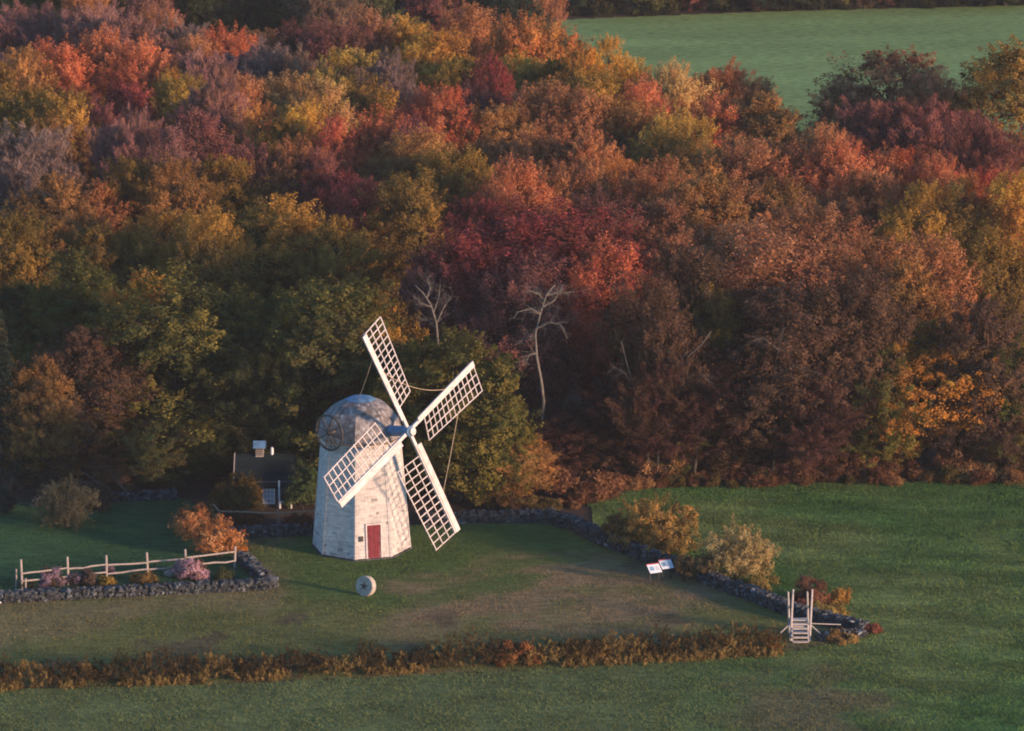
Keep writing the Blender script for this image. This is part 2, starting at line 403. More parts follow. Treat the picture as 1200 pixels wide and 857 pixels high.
    c_.poly([ang(k) * 2.55 + Vector((0, 0, 7.10)) for k in range(8)], 0.4)
    cap = c_.build('cap', M['cap'], W)
    tp = MB()
    pr = [(0.95, 9.25), (0.72, 9.37), (0.36, 9.45)]
    for j in range(2):
        for k in range(8):
            tp.poly([ang(k + 1) * pr[j][0] + Vector((0, 0, pr[j][1] + .03)), ang(k) * pr[j][0] + Vector((0, 0, pr[j][1] + .03)), ang(k) * pr[j + 1][0] + Vector((0, 0, pr[j + 1][1] + .03)), ang(k + 1) * pr[j + 1][0] + Vector((0, 0, pr[j + 1][1] + .03))], 1)
    tp.poly([ang(-k) * 0.36 + Vector((0, 0, 9.48)) for k in range(8)], 1)
    tp.build('cap_flashing', M['metal_blue'], cap)
    rg = MB()
    for k in range(8): rg.bar(ang(k) * 2.60 + Vector((0, 0, 7.06)), ang(k + 1) * 2.60 + Vector((0, 0, 7.06)), 0.07, 0.12, (0, 0, 1), 1)
    rg.build('cap_rail', M['brown_wood'], cap)
    # wind shaft and sails
    a = Vector((-.366, .805 * .292 - .468 * .956, .805 * .956 + .468 * .292)).normalized()
    b = Vector((.5505, .592 * .292 + .589 * .956, .592 * .956 - .589 * .292)); b = (b - a * b.dot(a)).normalized()
    n = b.cross(a).normalized()
    if n.y > 0: n = -n
    org = Vector((0, 0, 7.38)); hub = org + n * 3.95
    sh = MB(); sh.tube([org + n * 1.5, org + n * 2.3, org + n * 3.7], [0.36, 0.34, 0.30], 10)
    sh.build('wind_shaft', M['metal_blue'], W)
    hb = MB(); hb.tube([hub - n * 0.30, hub - n * 0.28, hub + n * 0.16, hub + n * 0.22], [0.30, 0.34, 0.34, 0.24], 12)
    hb.build('hub', M['metal_blue'], W); 
    he = MB(); he.tube([hub + n * 0.22, hub + n * 0.36, hub + n * 0.40], [0.26, 0.24, 0.12], 12); he.build('hub_end', M['white'], W)
    L = 7.35
    dirs = [(a, b, -n * 0.0, 6.98), (b, -a, -n * 0.05, 6.95), (-a, -b, -n * 0.0, 7.45), (-b, a, -n * 0.04, 7.30)]
    for d, s_, off, L in dirs:
        # lattice side s_, slightly twisted away from the wind towards the root
        o = hub + off
        sp_ = MB()
        sp_.bar(o + d * 0.1, o + d * L, 0.20, 0.16, s_)
        sail = sp_.build('sail', M['white'], W)
        tw = lambda t: (s_ + n * -(0.10 + 0.22 * (1 - t))).normalized()
        wd = 1.85; t_in = 0.235
        lb = MB()
        e0, e1 = tw(t_in), tw(1)
        P = lambda t, q: o + d * (L * t) + tw(t) * q + n * 0.04
        Z = 6
        for i in range(Z):
            ta, tb = 0.14 + (1 - 0.14) * i / Z, 0.14 + (1 - 0.14) * (i + 1) / Z
            lb.hexa([P(ta, -0.34) - n * .02, P(ta, -0.0) - n * .02 , P(tb, -0.0) - n * .02, P(tb, -0.34) - n * .02, P(ta, -0.34) + n * .08, P(ta, 0.0) + n * .08, P(tb, 0.0) + n * .08, P(tb, -0.34) + n * .08], rnd.uniform(.92, 1))
        lb.build('leading_board', M['white'], sail)
        la = MB()
        for q in (0.08, wd / 3, 2 * wd / 3, wd):
            for i in range(Z):
                ta, tb = t_in + (1 - t_in) * i / Z, t_in + (1 - t_in) * (i + 1) / Z
                la.bar(P(ta, q), P(tb, q), 0.06, 0.04, s_, rnd.uniform(.85, 1))
        for i in range(13):
            t = t_in + (1 - t_in) * i / 12 * 0.997
            la.bar(P(t, -0.06) - n * .03, P(t, wd + 0.05) - n * .03, 0.06, 0.04, d, rnd.uniform(.85, 1))
        la.build('lattice', M['white'], sail)
    # stay ropes between the sails
    def rope(p, q, sag):
        mb = MB(); pts = [p.lerp(q, t / 14) - Vector((0, 0, sag * 4 * (t / 14) * (1 - t / 14))) for t in range(15)]
        mb.tube(pts, 0.022, 5); mb.build('rope', M['rope'], W)
    rope(hub + a * 5.4 - n * 0.1, Vector((-0.1, -0.6, 9.45)), 0.1)
    rope(hub + a * 4.3 + n * 0.1, hub + b * 4.6 + n * 0.1, 0.55)
    rope(hub + b * 4.3 - a * 1.5, hub - a * 5.0 + n * 0.1, 0.15)
    # hand wheel that turns the cap
    mdir = Vector((-.64, -.75, 0)).normalized(); side = Vector((mdir.y, -mdir.x, 0)); wc = mdir * 2.78 + Vector((0, 0, 7.78))
    wm = MB(); Rw = 1.06
    pts = [wc + side * math.cos(t) * Rw + Vector((0, 0, 1)) * math.sin(t) * Rw for t in [2 * math.pi * i / 28 for i in range(29)]]
    wm.tube(pts, 0.075, 6, cap=False)
    wheel = wm.build('cap_wheel', M['iron'], W)
    sk = MB()
    for i in range(4):
        t = math.pi * i / 4 + 0.25
        e = side * math.cos(t) * Rw + Vector((0, 0, 1)) * math.sin(t) * Rw
        sk.bar(wc - e, wc + e, 0.06, 0.05, mdir)
    sk.build('spoke', M['iron'], wheel)
    ax = MB(); ax.tube([wc - mdir * 0.7, wc + mdir * 0.15], 0.09, 8); ax.build('axle', M['iron'], wheel)
    # door in the face towards the camera
    a0, a1 = ang(1), ang(2); fd = (a0 + a1).normalized(); ed = (a0 - a1).normalized()
    up = Vector((0, 0, 1)); lean = (((a0 + a1) / 2) * (rt - rb) + up * ht).normalized()
    ap = ((a0 + a1) / 2).length
    def face(x, z, out): return fd * (ap * (rb + (rt - rb) * z / ht) + out) + ed * x + up * z
    dx = 0.06
    mr_ = MB(); mr_.hexa([face(dx - .42, .12, .03), face(dx + .42, .12, .03), face(dx + .42, .12, -.02), face(dx - .42, .12, -.02), face(dx - .42, 2.15, .065), face(dx + .42, 2.15, .065), face(dx + .42, 2.15, .0), face(dx - .42, 2.15, .0)])
    door = mr_.build('door', M['red'], W)
    fr = MB()
    for q in (-0.46, 0.46): fr.bar(face(dx + q, .1, .05), face(dx + q, 2.2, .075), 0.08, 0.07, ed)
    fr.bar(face(dx - .5, 2.2, .075), face(dx + .5, 2.2, .075), 0.08, 0.07, up)
    fr.build('door_frame', M['white'], door)
    pk = MB()
    for q in (-.28, -.14, 0, .14, .28): pk.bar(face(dx + q, .16, .055), face(dx + q, 2.1, .082), 0.125, 0.02, ed, rnd.uniform(.85, 1.1))
    pk.build('door_plank', M['red'], door)
    hl = MB(); hl.tube([face(dx + .33, 1.05, .06), face(dx + .33, 1.05, .13)], .035, 8); hl.build('handle', M['iron'], door)
    bx = MB(); bx.bar(face(-.72, 1.2, .06), face(-.72, 1.52, .07), 0.24, 0.10, ed); bx.build('meter_box', M['iron'], W)
    return W
def vn1(a, b): return float(fbm(np.array([a]), np.array([b]), 1.0, 5)[0])
build_windmill()

# ------------------------------------------------------------------ stone walls
def path_pts(pix, step):
    P = [at(u, v) for u, v in pix]; out = []
    for a, b in zip(P[:-1], P[1:]):
        n = max(1, int((b - a).length / step))
        out += [(a.lerp(b, i / n), (b - a).normalized()) for i in range(n)]
    return out
def stone_wall(pix, height, label, seed, thick=0.6, pale=0.06, low=None):
    rnd = random.Random(seed); m = MB(); pts = path_pts(pix, 0.19); courses = max(2, int(height / 0.15)); n = len(pts)
    for i, (p, d) in enumerate(pts):
        h = height if low is None else height + (low - height) * i / n
        M3 = Matrix.Rotation(math.atan2(d.y, d.x), 3, 'Z'); s = Vector((-d.y, d.x, 0))
        ch = h / courses
        for c in range(courses):
            if c == courses - 1 and rnd.random() < 0.2: continue
            for sd in (-1, 1):
                v = rnd.uniform(0.35, 1.3)
                if rnd.random() < pale: v = rnd.uniform(1.7, 2.8)
                q = p + s * sd * thick * 0.25 + Vector((rnd.uniform(-.07, .07), rnd.uniform(-.07, .07), ch * (c + 0.45)))
                rot = M3 @ Matrix.Rotation(rnd.uniform(-.5, .5), 3, 'Z') @ Matrix.Rotation(rnd.uniform(-.45, .45), 3, 'Y') @ Matrix.Rotation(rnd.uniform(-.4, .4), 3, 'X')
                m.box(q, (rnd.uniform(.12, .33), thick * rnd.uniform(.4, .65), ch * rnd.uniform(.7, 1.4)), rot, (v, v * 1.02, v * 1.05), 0.34, rnd)
    return tag(m.build('stone_wall', M['stone']), label, 'stone wall')
stone_wall([(640, 613), (672, 621), (700, 636), (765, 661), (863, 697), (930, 723), (1015, 745)], 0.9, 'long dry stone wall between the mill lawn and the green pasture by the wooden stile', 1, low=0.75)
stone_wall([(500, 616), (545, 613), (640, 612)], 0.75, 'low stone wall at the back of the lawn right of the windmill', 2)
stone_wall([(268, 632), (300, 630), (400, 626)], 0.7, 'low dark stone wall under the wooden rail in front of the cottage', 3)
stone_wall([(-40, 708), (0, 706), (160, 698), (318, 690)], 0.62, 'stone retaining wall in front of the flower bed and split rail fence', 4, thick=0.7)
stone_wall([(319, 689), (298, 672), (281, 656)], 0.62, 'short stone wall running back from the garden corner beside the orange hydrangea', 5, thick=0.7)
stone_wall([(40, 594), (120, 589), (208, 585)], 0.6, 'low ruined stone wall in shade at the far edge of the garden lawn', 6)
stone_wall([(1010, 747), (985, 749), (956, 752)], 0.5, 'tumbled low wall remnant with weeds running from the stile to the wall corner', 7, pale=0.1)

# ------------------------------------------------------------------ foliage meshes
def unit(v): return v / (np.linalg.norm(v, axis=-1, keepdims=True) + 1e-9)
def sprays_to_mesh(name, pos, dirs, length, spread, nleaf, size, rg, slim=0.55, clump=None, up=0.0, coherent=0.0):
    """pos, dirs (n,3): each spray is an elongated tuft of small leaves along its direction"""
    n = len(pos); t = rg.random((n, nleaf)) ** 0.8
    ax = length[:, None] * t
    sc = spread[:, None] * (1.15 - 0.98 * t)
    P = pos[:, None] + dirs[:, None] * ax[..., None] + rg.normal(0, 1, (n, nleaf, 3)) * sc[..., None]
    P = P.reshape(-1, 3); m = len(P)
    D = np.repeat(dirs, nleaf, 0)
    if coherent:                          # leaves of a spray face much the same way: outwards and up
        C0 = P.mean(0); nn = unit(unit(P - C0) * 0.6 + D * 0.5 + np.array([0, 0, .25]) + rg.normal(0, coherent, (m, 3)))
        l = unit(np.cross(nn, rg.normal(0, 1, (m, 3)))); q = np.cross(nn, l)
    else:
        l = unit(D * 0.5 + rg.normal(0, 0.6, (m, 3)) + np.array([0, 0, up]))
        q = unit(np.cross(l, rg.normal(0, 1, (m, 3))))
    s = size * rg.uniform(0.6, 1.35, m)[:, None]
    V = np.stack([P - l * s * .5, P + q * s * slim * .5, P + l * s * .5, P - q * s * slim * .5], 1).reshape(-1, 3)
    V[:, 2] = np.maximum(V[:, 2], 0.02)
    if clump is None: clump = rg.random(n)
    A = np.ones((m, 4)); A[:, 0] = np.clip(np.repeat(clump, nleaf) + rg.normal(0, 0.08, m), 0, 1); A[:, 1] = rg.random(m)
    return V, np.arange(4 * m).reshape(-1, 4), A
def lobes_crown(rg, Rr, z0, z1, nl, style):
    """lobe centres and radii filling an egg-shaped crown"""
    C = []; H = z1 - z0
    for i in range(nl):
        f = (i + 0.5) / nl
        z = z0 + H * (0.12 + 0.74 * f)
        env = math.sin(math.pi * min(0.97, 0.18 + 0.76 * f)) ** 0.5
        th = i * 2.4 + rg.uniform(-.5, .5); rr = Rr * env * rg.uniform(0.35, 0.68) * (0.45 if f > 0.92 else 1)
        C.append((math.cos(th) * rr, math.sin(th) * rr, z + rg.uniform(-.5, .5), Rr * rg.uniform(0.26, 0.54) * (0.55 + 0.45 * env)))
    return np.array(C)
def make_crown(name, seed, style='round', Rr=3.6, z0=2.2, z1=11.0, nl=16, nsp=24, nleaf=125, size=0.125):
    rg = np.random.default_rng(seed); L = lobes_crown(rg, Rr, z0, z1, nl, style)
    pos, dr, cl, ln = [], [], [], []
    for (x, y, z, r) in L:
        c = rg.random(); k = int(nsp * rg.uniform(.7, 1.3))
        d = unit(rg.normal(0, 1, (k, 3)) + np.array([0, 0, 0.35]))
        out = unit(np.array([[x, y, (z - (z0 + z1) / 2) * 0.5]])) * 0.35
        d = unit(d + out)
        p = np.array([x, y, z]) + d * r * rg.uniform(0.35, 0.95, (k, 1)) * np.array([1, 1, 0.9])
        g = {'round': 0.5, 'upright': 1.0, 'spread': 0.2, 'twig': 1.1}[style]
        pos.append(p); dr.append(unit(d + np.array([0, 0, g]))); cl.append(np.clip(c + rg.normal(0, .18, k), 0, 1))
        ln.append(r * rg.uniform(.35, 1.0, k) * (1.35 if style in ('upright', 'twig') else 1.1))
    pos, dr, cl, ln = map(np.concatenate, (pos, dr, cl, ln)); pos[:, 2] = np.maximum(pos[:, 2], z0 * 0.7)
    if style == 'twig':
        V, F, A = sprays_to_mesh(name, pos, dr, ln * 1.2, np.full(len(pos), .30), nleaf, 0.55, rg, 0.07, cl, 0.5)
        V2, F2, A2 = sprays_to_mesh(name, pos, dr, ln * 1.3, np.full(len(pos), .30), nleaf // 4, size * 0.8, rg, 0.55, cl)
        F2 = F2 + len(V); V = np.concatenate([V, V2]); F = np.concatenate([F, F2]); A = np.concatenate([A, A2])
    else:
        V, F, A = sprays_to_mesh(name, pos, dr, ln, 0.09 + 0.15 * ln, nleaf, size, rg, 0.65, cl, coherent=0.5)
    return poly_mesh(name, V, F, LEAF, A), L
def make_conifer(name, seed, H=11.0, Rr=2.6):
    rg = np.random.default_rng(seed); pos, dr, ln = [], [], []
    for i in range(26):
        f = i / 25; z = 0.8 + f * (H - 1.2); r = Rr * (1 - f) ** 0.8 + 0.2
        for k in range(int(7 + 8 * (1 - f))):
            th = rg.uniform(0, 2 * math.pi); d = np.array([math.cos(th), math.sin(th), rg.uniform(-.25, .25)])
            pos.append(np.array([0, 0, z]) + d * r * rg.uniform(.25, .6)); dr.append(d); ln.append(r * .55)
    pos, dr, ln = np.array(pos), unit(np.array(dr)), np.array(ln)
    V, F, A = sprays_to_mesh(name, pos, dr, ln, 0.12 + 0.08 * ln, 60, 0.2, rg, 0.3)
    return poly_mesh(name, V, F, LEAF, A), np.array([[0, 0, H * .8, .5]])
def wob(a, b, n, amp, rnd):
    return [a.lerp(b, i / n) + Vector((rnd.gauss(0, 1), rnd.gauss(0, 1), rnd.gauss(0, .5))) * (amp * (1 if 0 < i < n else 0)) for i in range(n + 1)]
def make_trunk(name, seed, L, r=0.2, fork=3.2, mat='bark'):
    rnd = random.Random(seed); m = MB(); top = Vector((rnd.uniform(-.3, .3), rnd.uniform(-.3, .3), fork)); zmax = max(l[2] for l in L)
    m.tube(wob(Vector((0, 0, -.15)), top, 4, .05, rnd), [r * 1.5, r * 1.1, r, r * .95, r * .9], 8)
    up = Vector((top.x * 1.5, top.y * 1.5, zmax)); m.tube(wob(top, up, 6, .12, rnd), [r * .9, r * .7, r * .55, r * .42, r * .3, r * .2, r * .08], 6)
    for (x, y, z, rr) in L:
        e = Vector((x, y, z)); s = top.lerp(up, max(0, min(.9, (z - fork - 1.5) / max(1, zmax - fork))))
        m.tube(wob(s, e, 4, .12, rnd), [r * .45, r * .38, r * .3, r * .2, r * .1], 5)
        for j in range(3):
            d = Vector((rnd.gauss(0, 1), rnd.gauss(0, 1), rnd.uniform(0, 1.3))).normalized() * rr * 1.05
            q = s.lerp(e, rnd.uniform(.6, 1)); m.tube(wob(q, q + d, 3, .08, rnd), [r * .15, r * .11, r * .07, r * .02], 4)
    return m.mesh(name, M[mat], True)
PROTO = {}
def proto(key, seed, style, trunk_r=0.2, fork=3.0, mat='bark', **kw):
    me, L = make_crown('crown', seed, style, **kw) if style != 'conifer' else make_conifer('crown', seed)
    PROTO[key] = (me, make_trunk('trunk', seed + 100, L, trunk_r, fork, mat))
for i in range(4): proto(f'round{i}', 10 + i, 'round', nl=21 + i, nsp=26)
for i in range(4): proto(f'upright{i}', 20 + i, 'upright', nl=20 + i, nsp=26)
for i in range(2): proto(f'spread{i}', 30 + i, 'spread', nl=18, z0=1.6, nsp=26)
for i in range(3): proto(f'twig{i}', 40 + i, 'twig', nl=18, nsp=26, nleaf=100)
for i in range(3): proto(f'skirt{i}', 50 + i, 'round', nl=24, z0=0.3, nsp=26, fork=2.0)
proto('conifer0', 60, 'conifer', fork=6)

# ------------------------------------------------------------------ the wood
CL = dict(   # leaf colour, second colour, words
    gold=((.42, .22, .045), (.48, .29, .06), 'golden'), yellow=((.42, .26, .05), (.46, .32, .08), 'bright yellow'), yelgreen=((.25, .175, .04), (.40, .26, .05), 'yellow green'),
    goldorange=((.42, .19, .04), (.46, .28, .05), 'amber'), orange=((.42, .155, .05), (.44, .22, .06), 'orange'), redorange=((.42, .115, .055), (.48, .18, .08), 'scarlet orange'),
    red=((.32, .07, .05), (.40, .12, .06), 'red'), crimson=((.19, .042, .044), (.33, .085, .065), 'crimson'), maroon=((.15, .06, .055), (.22, .09, .07), 'maroon'),
    rust=((.30, .12, .055), (.38, .18, .075), 'rust brown'), brown=((.23, .10, .055), (.30, .15, .075), 'brown'), rustolive=((.22, .125, .045), (.36, .18, .06), 'russet olive'),
    olive=((.13, .09, .026), (.24, .145, .035), 'olive'), olivegold=((.20, .125, .03), (.38, .21, .045), 'olive gold'), green=((.074, .088, .027), (.15, .13, .036), 'dark green'),
    darkgreen=((.044, .058, .028), (.08, .085, .033), 'blackish green'), bluegreen=((.024, .038, .03), (.035, .055, .038), 'blue green'), plum=((.20, .10, .09), (.27, .14, .11), 'dusty plum'),
    grey=((.15, .11, .10), (.20, .14, .12), 'grey'), tan=((.36, .20, .075), (.42, .28, .10), 'tan'), taupe=((.17, .115, .08), (.24, .15, .10), 'taupe'),
    deepolive=((.074, .080, .026), (.16, .135, .034), 'deep olive'),
    umber=((.075, .048, .034), (.13, .075, .045), 'umber brown'), shade_maroon=((.055, .030, .028), (.085, .042, .036), 'shade-darkened maroon'),  # dark twigs at the wood's front, with their shade put into the colour
)
STY = dict(r='round', u='upright', s='spread', t='twig', k='skirt', c='conifer')
SHAPE = dict(r='round topped tree', u='feathery tree', s='broad tree', t='twiggy bare tree', k='full skirted tree', c='conifer')
# x and y of the top in the photograph, width in pixels, colour, shape, height in metres (0 = usual)
TREES = [
 # beyond the wood, along the top
 (15,-38,70,'green','r',0),(62,-45,70,'green','r',0),(98,-30,66,'rust','u',0),(138,-36,70,'green','r',0),(176,-28,60,'plum','u',0),(205,-38,60,'rust','u',0),(245,-42,75,'darkgreen','r',0),(292,-45,70,'bluegreen','r',0),(338,-45,70,'darkgreen','r',0),(382,-32,64,'taupe','u',0),(425,-42,66,'darkgreen','r',0),(468,-48,66,'bluegreen','r',0),(512,-44,66,'maroon','r',0),(556,-50,66,'darkgreen','r',0),(600,-48,66,'bluegreen','r',0),(632,-42,50,'brown','u',0),
 (672,-66,60,'darkgreen','r',0),(712,-70,66,'bluegreen','r',0),(756,-68,66,'green','r',0),(800,-74,66,'maroon','r',0),(846,-72,66,'darkgreen','r',0),(892,-74,66,'bluegreen','r',0),(938,-76,66,'darkgreen','r',0),(985,-78,66,'green','r',0),(1032,-80,66,'maroon','r',0),(1080,-84,66,'darkgreen','r',0),(1128,-84,66,'bluegreen','r',0),(1178,-88,70,'darkgreen','r',0),
 # back of the wood
 (28,16,100,'plum','t',0),(92,12,110,'plum','t',0),(150,20,100,'plum','t',0),(205,32,80,'grey','t',0),(190,8,60,'rust','u',0),
 (262,32,70,'redorange','u',0),(232,44,60,'rust','u',0),(306,34,84,'rust','r',0),(350,26,84,'maroon','u',0),(396,24,80,'maroon','u',0),(432,14,66,'brown','u',0),
 (74,48,84,'redorange','u',0),(122,42,84,'redorange','u',0),(168,54,70,'redorange','u',0),(22,56,64,'rustolive','r',0),(-6,72,64,'olive','r',0),(200,78,46,'goldorange','r',0),
 (300,62,100,'grey','t',0),(248,66,90,'plum','t',0),(352,66,70,'taupe','t',0),
 (404,60,92,'yellow','u',0),(455,76,60,'grey','t',0),(470,18,78,'gold','r',0),(512,34,74,'goldorange','r',0),(556,8,76,'rust','u',0),(600,20,70,'orange','u',0),(642,26,86,'orange','r',0),(690,48,52,'goldorange','r',0),(716,44,44,'gold','u',0),(744,68,52,'goldorange','r',0),(655,66,100,'olivegold','r',0),
 (540,62,84,'yelgreen','r',0),(614,66,100,'yelgreen','r',0),(575,58,50,'crimson','r',0),(700,84,80,'olivegold','r',0),
 (790,80,76,'tan','u',0),(846,82,96,'rust','t',0),(898,106,90,'rustolive','r',0),(838,116,70,'redorange','u',0),
 (1045,56,136,'brown','s',12.5),(1005,96,100,'brown','s',0),(1096,92,90,'brown','u',0),(1190,40,150,'olivegold','k',15),(1040,122,110,'maroon','t',0),(1092,124,110,'maroon','t',0),(1150,146,90,'maroon','t',0),
 # middle of the wood
 (30,106,92,'olivegold','r',0),(80,108,76,'olivegold','r',0),(148,100,84,'crimson','u',0),(214,88,70,'yelgreen','r',0),(250,100,70,'plum','t',0),(290,92,66,'rust','u',0),
 (332,84,74,'tan','u',0),(376,94,80,'tan','u',0),(422,92,74,'olivegold','u',0),(266,116,80,'redorange','u',0),(224,132,90,'maroon','u',0),(304,124,66,'orange','u',0),(350,124,70,'goldorange','u',0),
 (526,104,66,'redorange','u',0),(496,112,60,'red','u',0),(440,132,76,'redorange','u',0),(476,138,60,'maroon','u',0),(640,104,100,'rust','u',0),(690,110,90,'rust','u',0),(590,124,84,'rustolive','u',0),(752,100,70,'redorange','u',0),(796,132,84,'yellow','u',0),(742,124,84,'rustolive','u',0),(560,100,60,'maroon','u',0),
 (30,158,110,'grey','t',0),(52,140,80,'rustolive','r',0),(104,130,80,'maroon','t',0),(150,146,74,'plum','t',0),(202,152,70,'plum','u',0),(330,134,74,'olivegold','r',0),(392,140,72,'red','u',0),(350,166,70,'rust','u',0),(300,168,66,'maroon','r',0),
 (60,202,96,'rustolive','r',0),(112,206,84,'rust','r',0),(156,186,80,'olive','r',0),(206,188,90,'rustolive','u',0),(260,186,90,'olivegold','u',0),(400,196,80,'crimson','r',0),(432,214,80,'crimson','u',0),(372,176,70,'maroon','r',0),
 (490,160,110,'rustolive','u',0),(536,170,90,'olivegold','u',0),(476,206,100,'olive','r',0),(602,198,86,'redorange','u',0),(644,194,84,'rust','u',0),(562,236,100,'crimson','u',0),(690,188,74,'rust','u',0),(724,182,66,'orange','u',0),(706,228,90,'maroon','u',0),(766,186,84,'rust','u',0),(806,176,90,'rustolive','u',0),(640,150,90,'rust','u',0),(690,150,80,'rust','r',0),(590,158,80,'rust','r',0),(780,150,70,'olivegold','r',0),
 (858,160,84,'rust','u',0),(900,166,90,'rust','u',0),(936,178,84,'redorange','u',0),(986,172,90,'redorange','u',0),(1052,174,96,'redorange','u',0),(1100,190,84,'redorange','u',0),(1014,202,100,'rust','u',0),(960,150,70,'rust','u',0),(1160,200,84,'red','u',0),
 (830,208,110,'rustolive','u',0),(782,238,100,'brown','u',0),(870,226,120,'rust','u',0),(960,238,120,'brown','r',0),(1080,218,96,'olivegold','u',0),(1130,208,84,'orange','u',0),(1184,206,84,'goldorange','u',0),(910,214,80,'rustolive','u',0),
 # front of the wood; shade of its lower parts put into leaf colours
 (10,250,90,'olive','r',0),(60,250,90,'rustolive','r',0),(110,262,90,'olive','r',0),(20,322,100,'darkgreen','k',0),(92,298,110,'green','k',0),(60,332,110,'green','k',0),(150,262,96,'olivegold','u',0),(194,250,100,'olivegold','u',0),(244,256,96,'olivegold','u',0),(290,268,90,'deepolive','r',0),(330,232,130,'olivegold','r',0),(392,250,90,'olivegold','r',0),
 (166,316,90,'goldorange','r',12),(204,318,170,'deepolive','k',13),(262,330,100,'deepolive','k',0),(-4,352,90,'bluegreen','c',12.5),(92,376,120,'umber','k',10.5),(50,412,80,'rustolive','k',9),(330,336,110,'green','k',0),(392,318,160,'green','k',13.5),(300,380,110,'darkgreen','k',0),(440,330,80,'olivegold','r',12),
 (536,384,140,'deepolive','k',11.2),(584,446,64,'deepolive','k',8.5),(482,392,90,'deepolive','k',10.5),
 (650,246,190,'crimson','u',14.5),(560,268,140,'crimson','u',13.5),(716,296,110,'red','u',13),(610,300,120,'maroon','u',13),(690,260,120,'crimson','u',13),(510,290,100,'maroon','r',12.5),
 (800,296,130,'umber','u',13),(832,336,90,'olive','r',11),(896,266,160,'brown','u',14),(770,330,100,'umber','u',13),(954,326,140,'umber','u',12.5),(1040,286,116,'rust','u',13),(1104,282,100,'rust','u',13),(1164,276,110,'olive','u',13),(1090,372,140,'goldorange','k',9.9),(1188,372,90,'deepolive','k',11),(1030,392,90,'deepolive','k',10),(890,380,130,'umber','k',11),(1010,330,100,'umber','u',12.5),(1150,340,100,'umber','k',12),(830,420,90,'shade_maroon','t',8),(760,420,100,'shade_maroon','t',8),(960,420,110,'shade_maroon','t',9),(1060,300,90,'rustolive','r',13),(600,500,90,'rustolive','k',5.0),
 # tangle at the foot of the wood, its shade put into dark leaf colours
 (655,470,80,'shade_maroon','k',5),(700,462,90,'umber','k',5),(742,470,80,'shade_maroon','k',5),(790,478,80,'deepolive','k',5),(835,470,80,'umber','k',5),(872,480,80,'shade_maroon','k',5),(925,470,90,'shade_maroon','k',5),(968,480,80,'umber','k',5),(1005,468,80,'deepolive','k',5),(1032,488,50,'umber','k',5),(1160,482,70,'deepolive','k',5),(1180,476,80,'umber','k',5),
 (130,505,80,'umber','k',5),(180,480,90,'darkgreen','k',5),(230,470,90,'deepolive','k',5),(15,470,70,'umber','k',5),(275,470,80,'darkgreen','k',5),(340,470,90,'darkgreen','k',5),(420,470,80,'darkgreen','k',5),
]
EDGE = [(-60, 586), (60, 584), (210, 578), (262, 566), (362, 566), (385, 600), (480, 606), (600, 600), (690, 588), (740, 571), (900, 565), (1290, 560)]
def edge_y(u):
    for (u0, v0), (u1, v1) in zip(EDGE[:-1], EDGE[1:]):
        if u <= u1: break
    return at(u, v0 + (v1 - v0) * (u - u0) / (u1 - u0)).y
rnd = random.Random(12)
placed = []; used = {}
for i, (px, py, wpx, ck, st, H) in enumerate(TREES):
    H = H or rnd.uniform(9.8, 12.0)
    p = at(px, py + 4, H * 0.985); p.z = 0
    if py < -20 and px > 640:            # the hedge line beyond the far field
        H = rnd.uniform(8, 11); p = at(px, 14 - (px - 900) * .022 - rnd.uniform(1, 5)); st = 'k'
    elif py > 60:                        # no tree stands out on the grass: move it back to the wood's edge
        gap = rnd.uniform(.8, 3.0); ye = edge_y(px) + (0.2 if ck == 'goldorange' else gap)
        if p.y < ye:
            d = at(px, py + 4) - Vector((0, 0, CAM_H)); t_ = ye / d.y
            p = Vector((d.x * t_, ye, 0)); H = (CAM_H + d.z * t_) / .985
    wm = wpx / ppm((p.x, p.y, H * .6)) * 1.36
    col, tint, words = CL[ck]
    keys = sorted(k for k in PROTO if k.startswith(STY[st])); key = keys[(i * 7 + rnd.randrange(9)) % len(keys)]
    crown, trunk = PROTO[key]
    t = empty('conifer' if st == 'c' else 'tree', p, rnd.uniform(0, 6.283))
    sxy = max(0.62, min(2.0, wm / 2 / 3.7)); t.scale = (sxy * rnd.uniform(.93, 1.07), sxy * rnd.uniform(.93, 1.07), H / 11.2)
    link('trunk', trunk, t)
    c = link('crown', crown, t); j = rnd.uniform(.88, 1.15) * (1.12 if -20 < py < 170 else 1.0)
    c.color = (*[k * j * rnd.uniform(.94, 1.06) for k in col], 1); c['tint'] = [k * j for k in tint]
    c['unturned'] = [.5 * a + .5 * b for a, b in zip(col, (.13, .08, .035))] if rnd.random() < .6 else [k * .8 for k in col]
    placed.append((px, py, wpx, words, st, t))
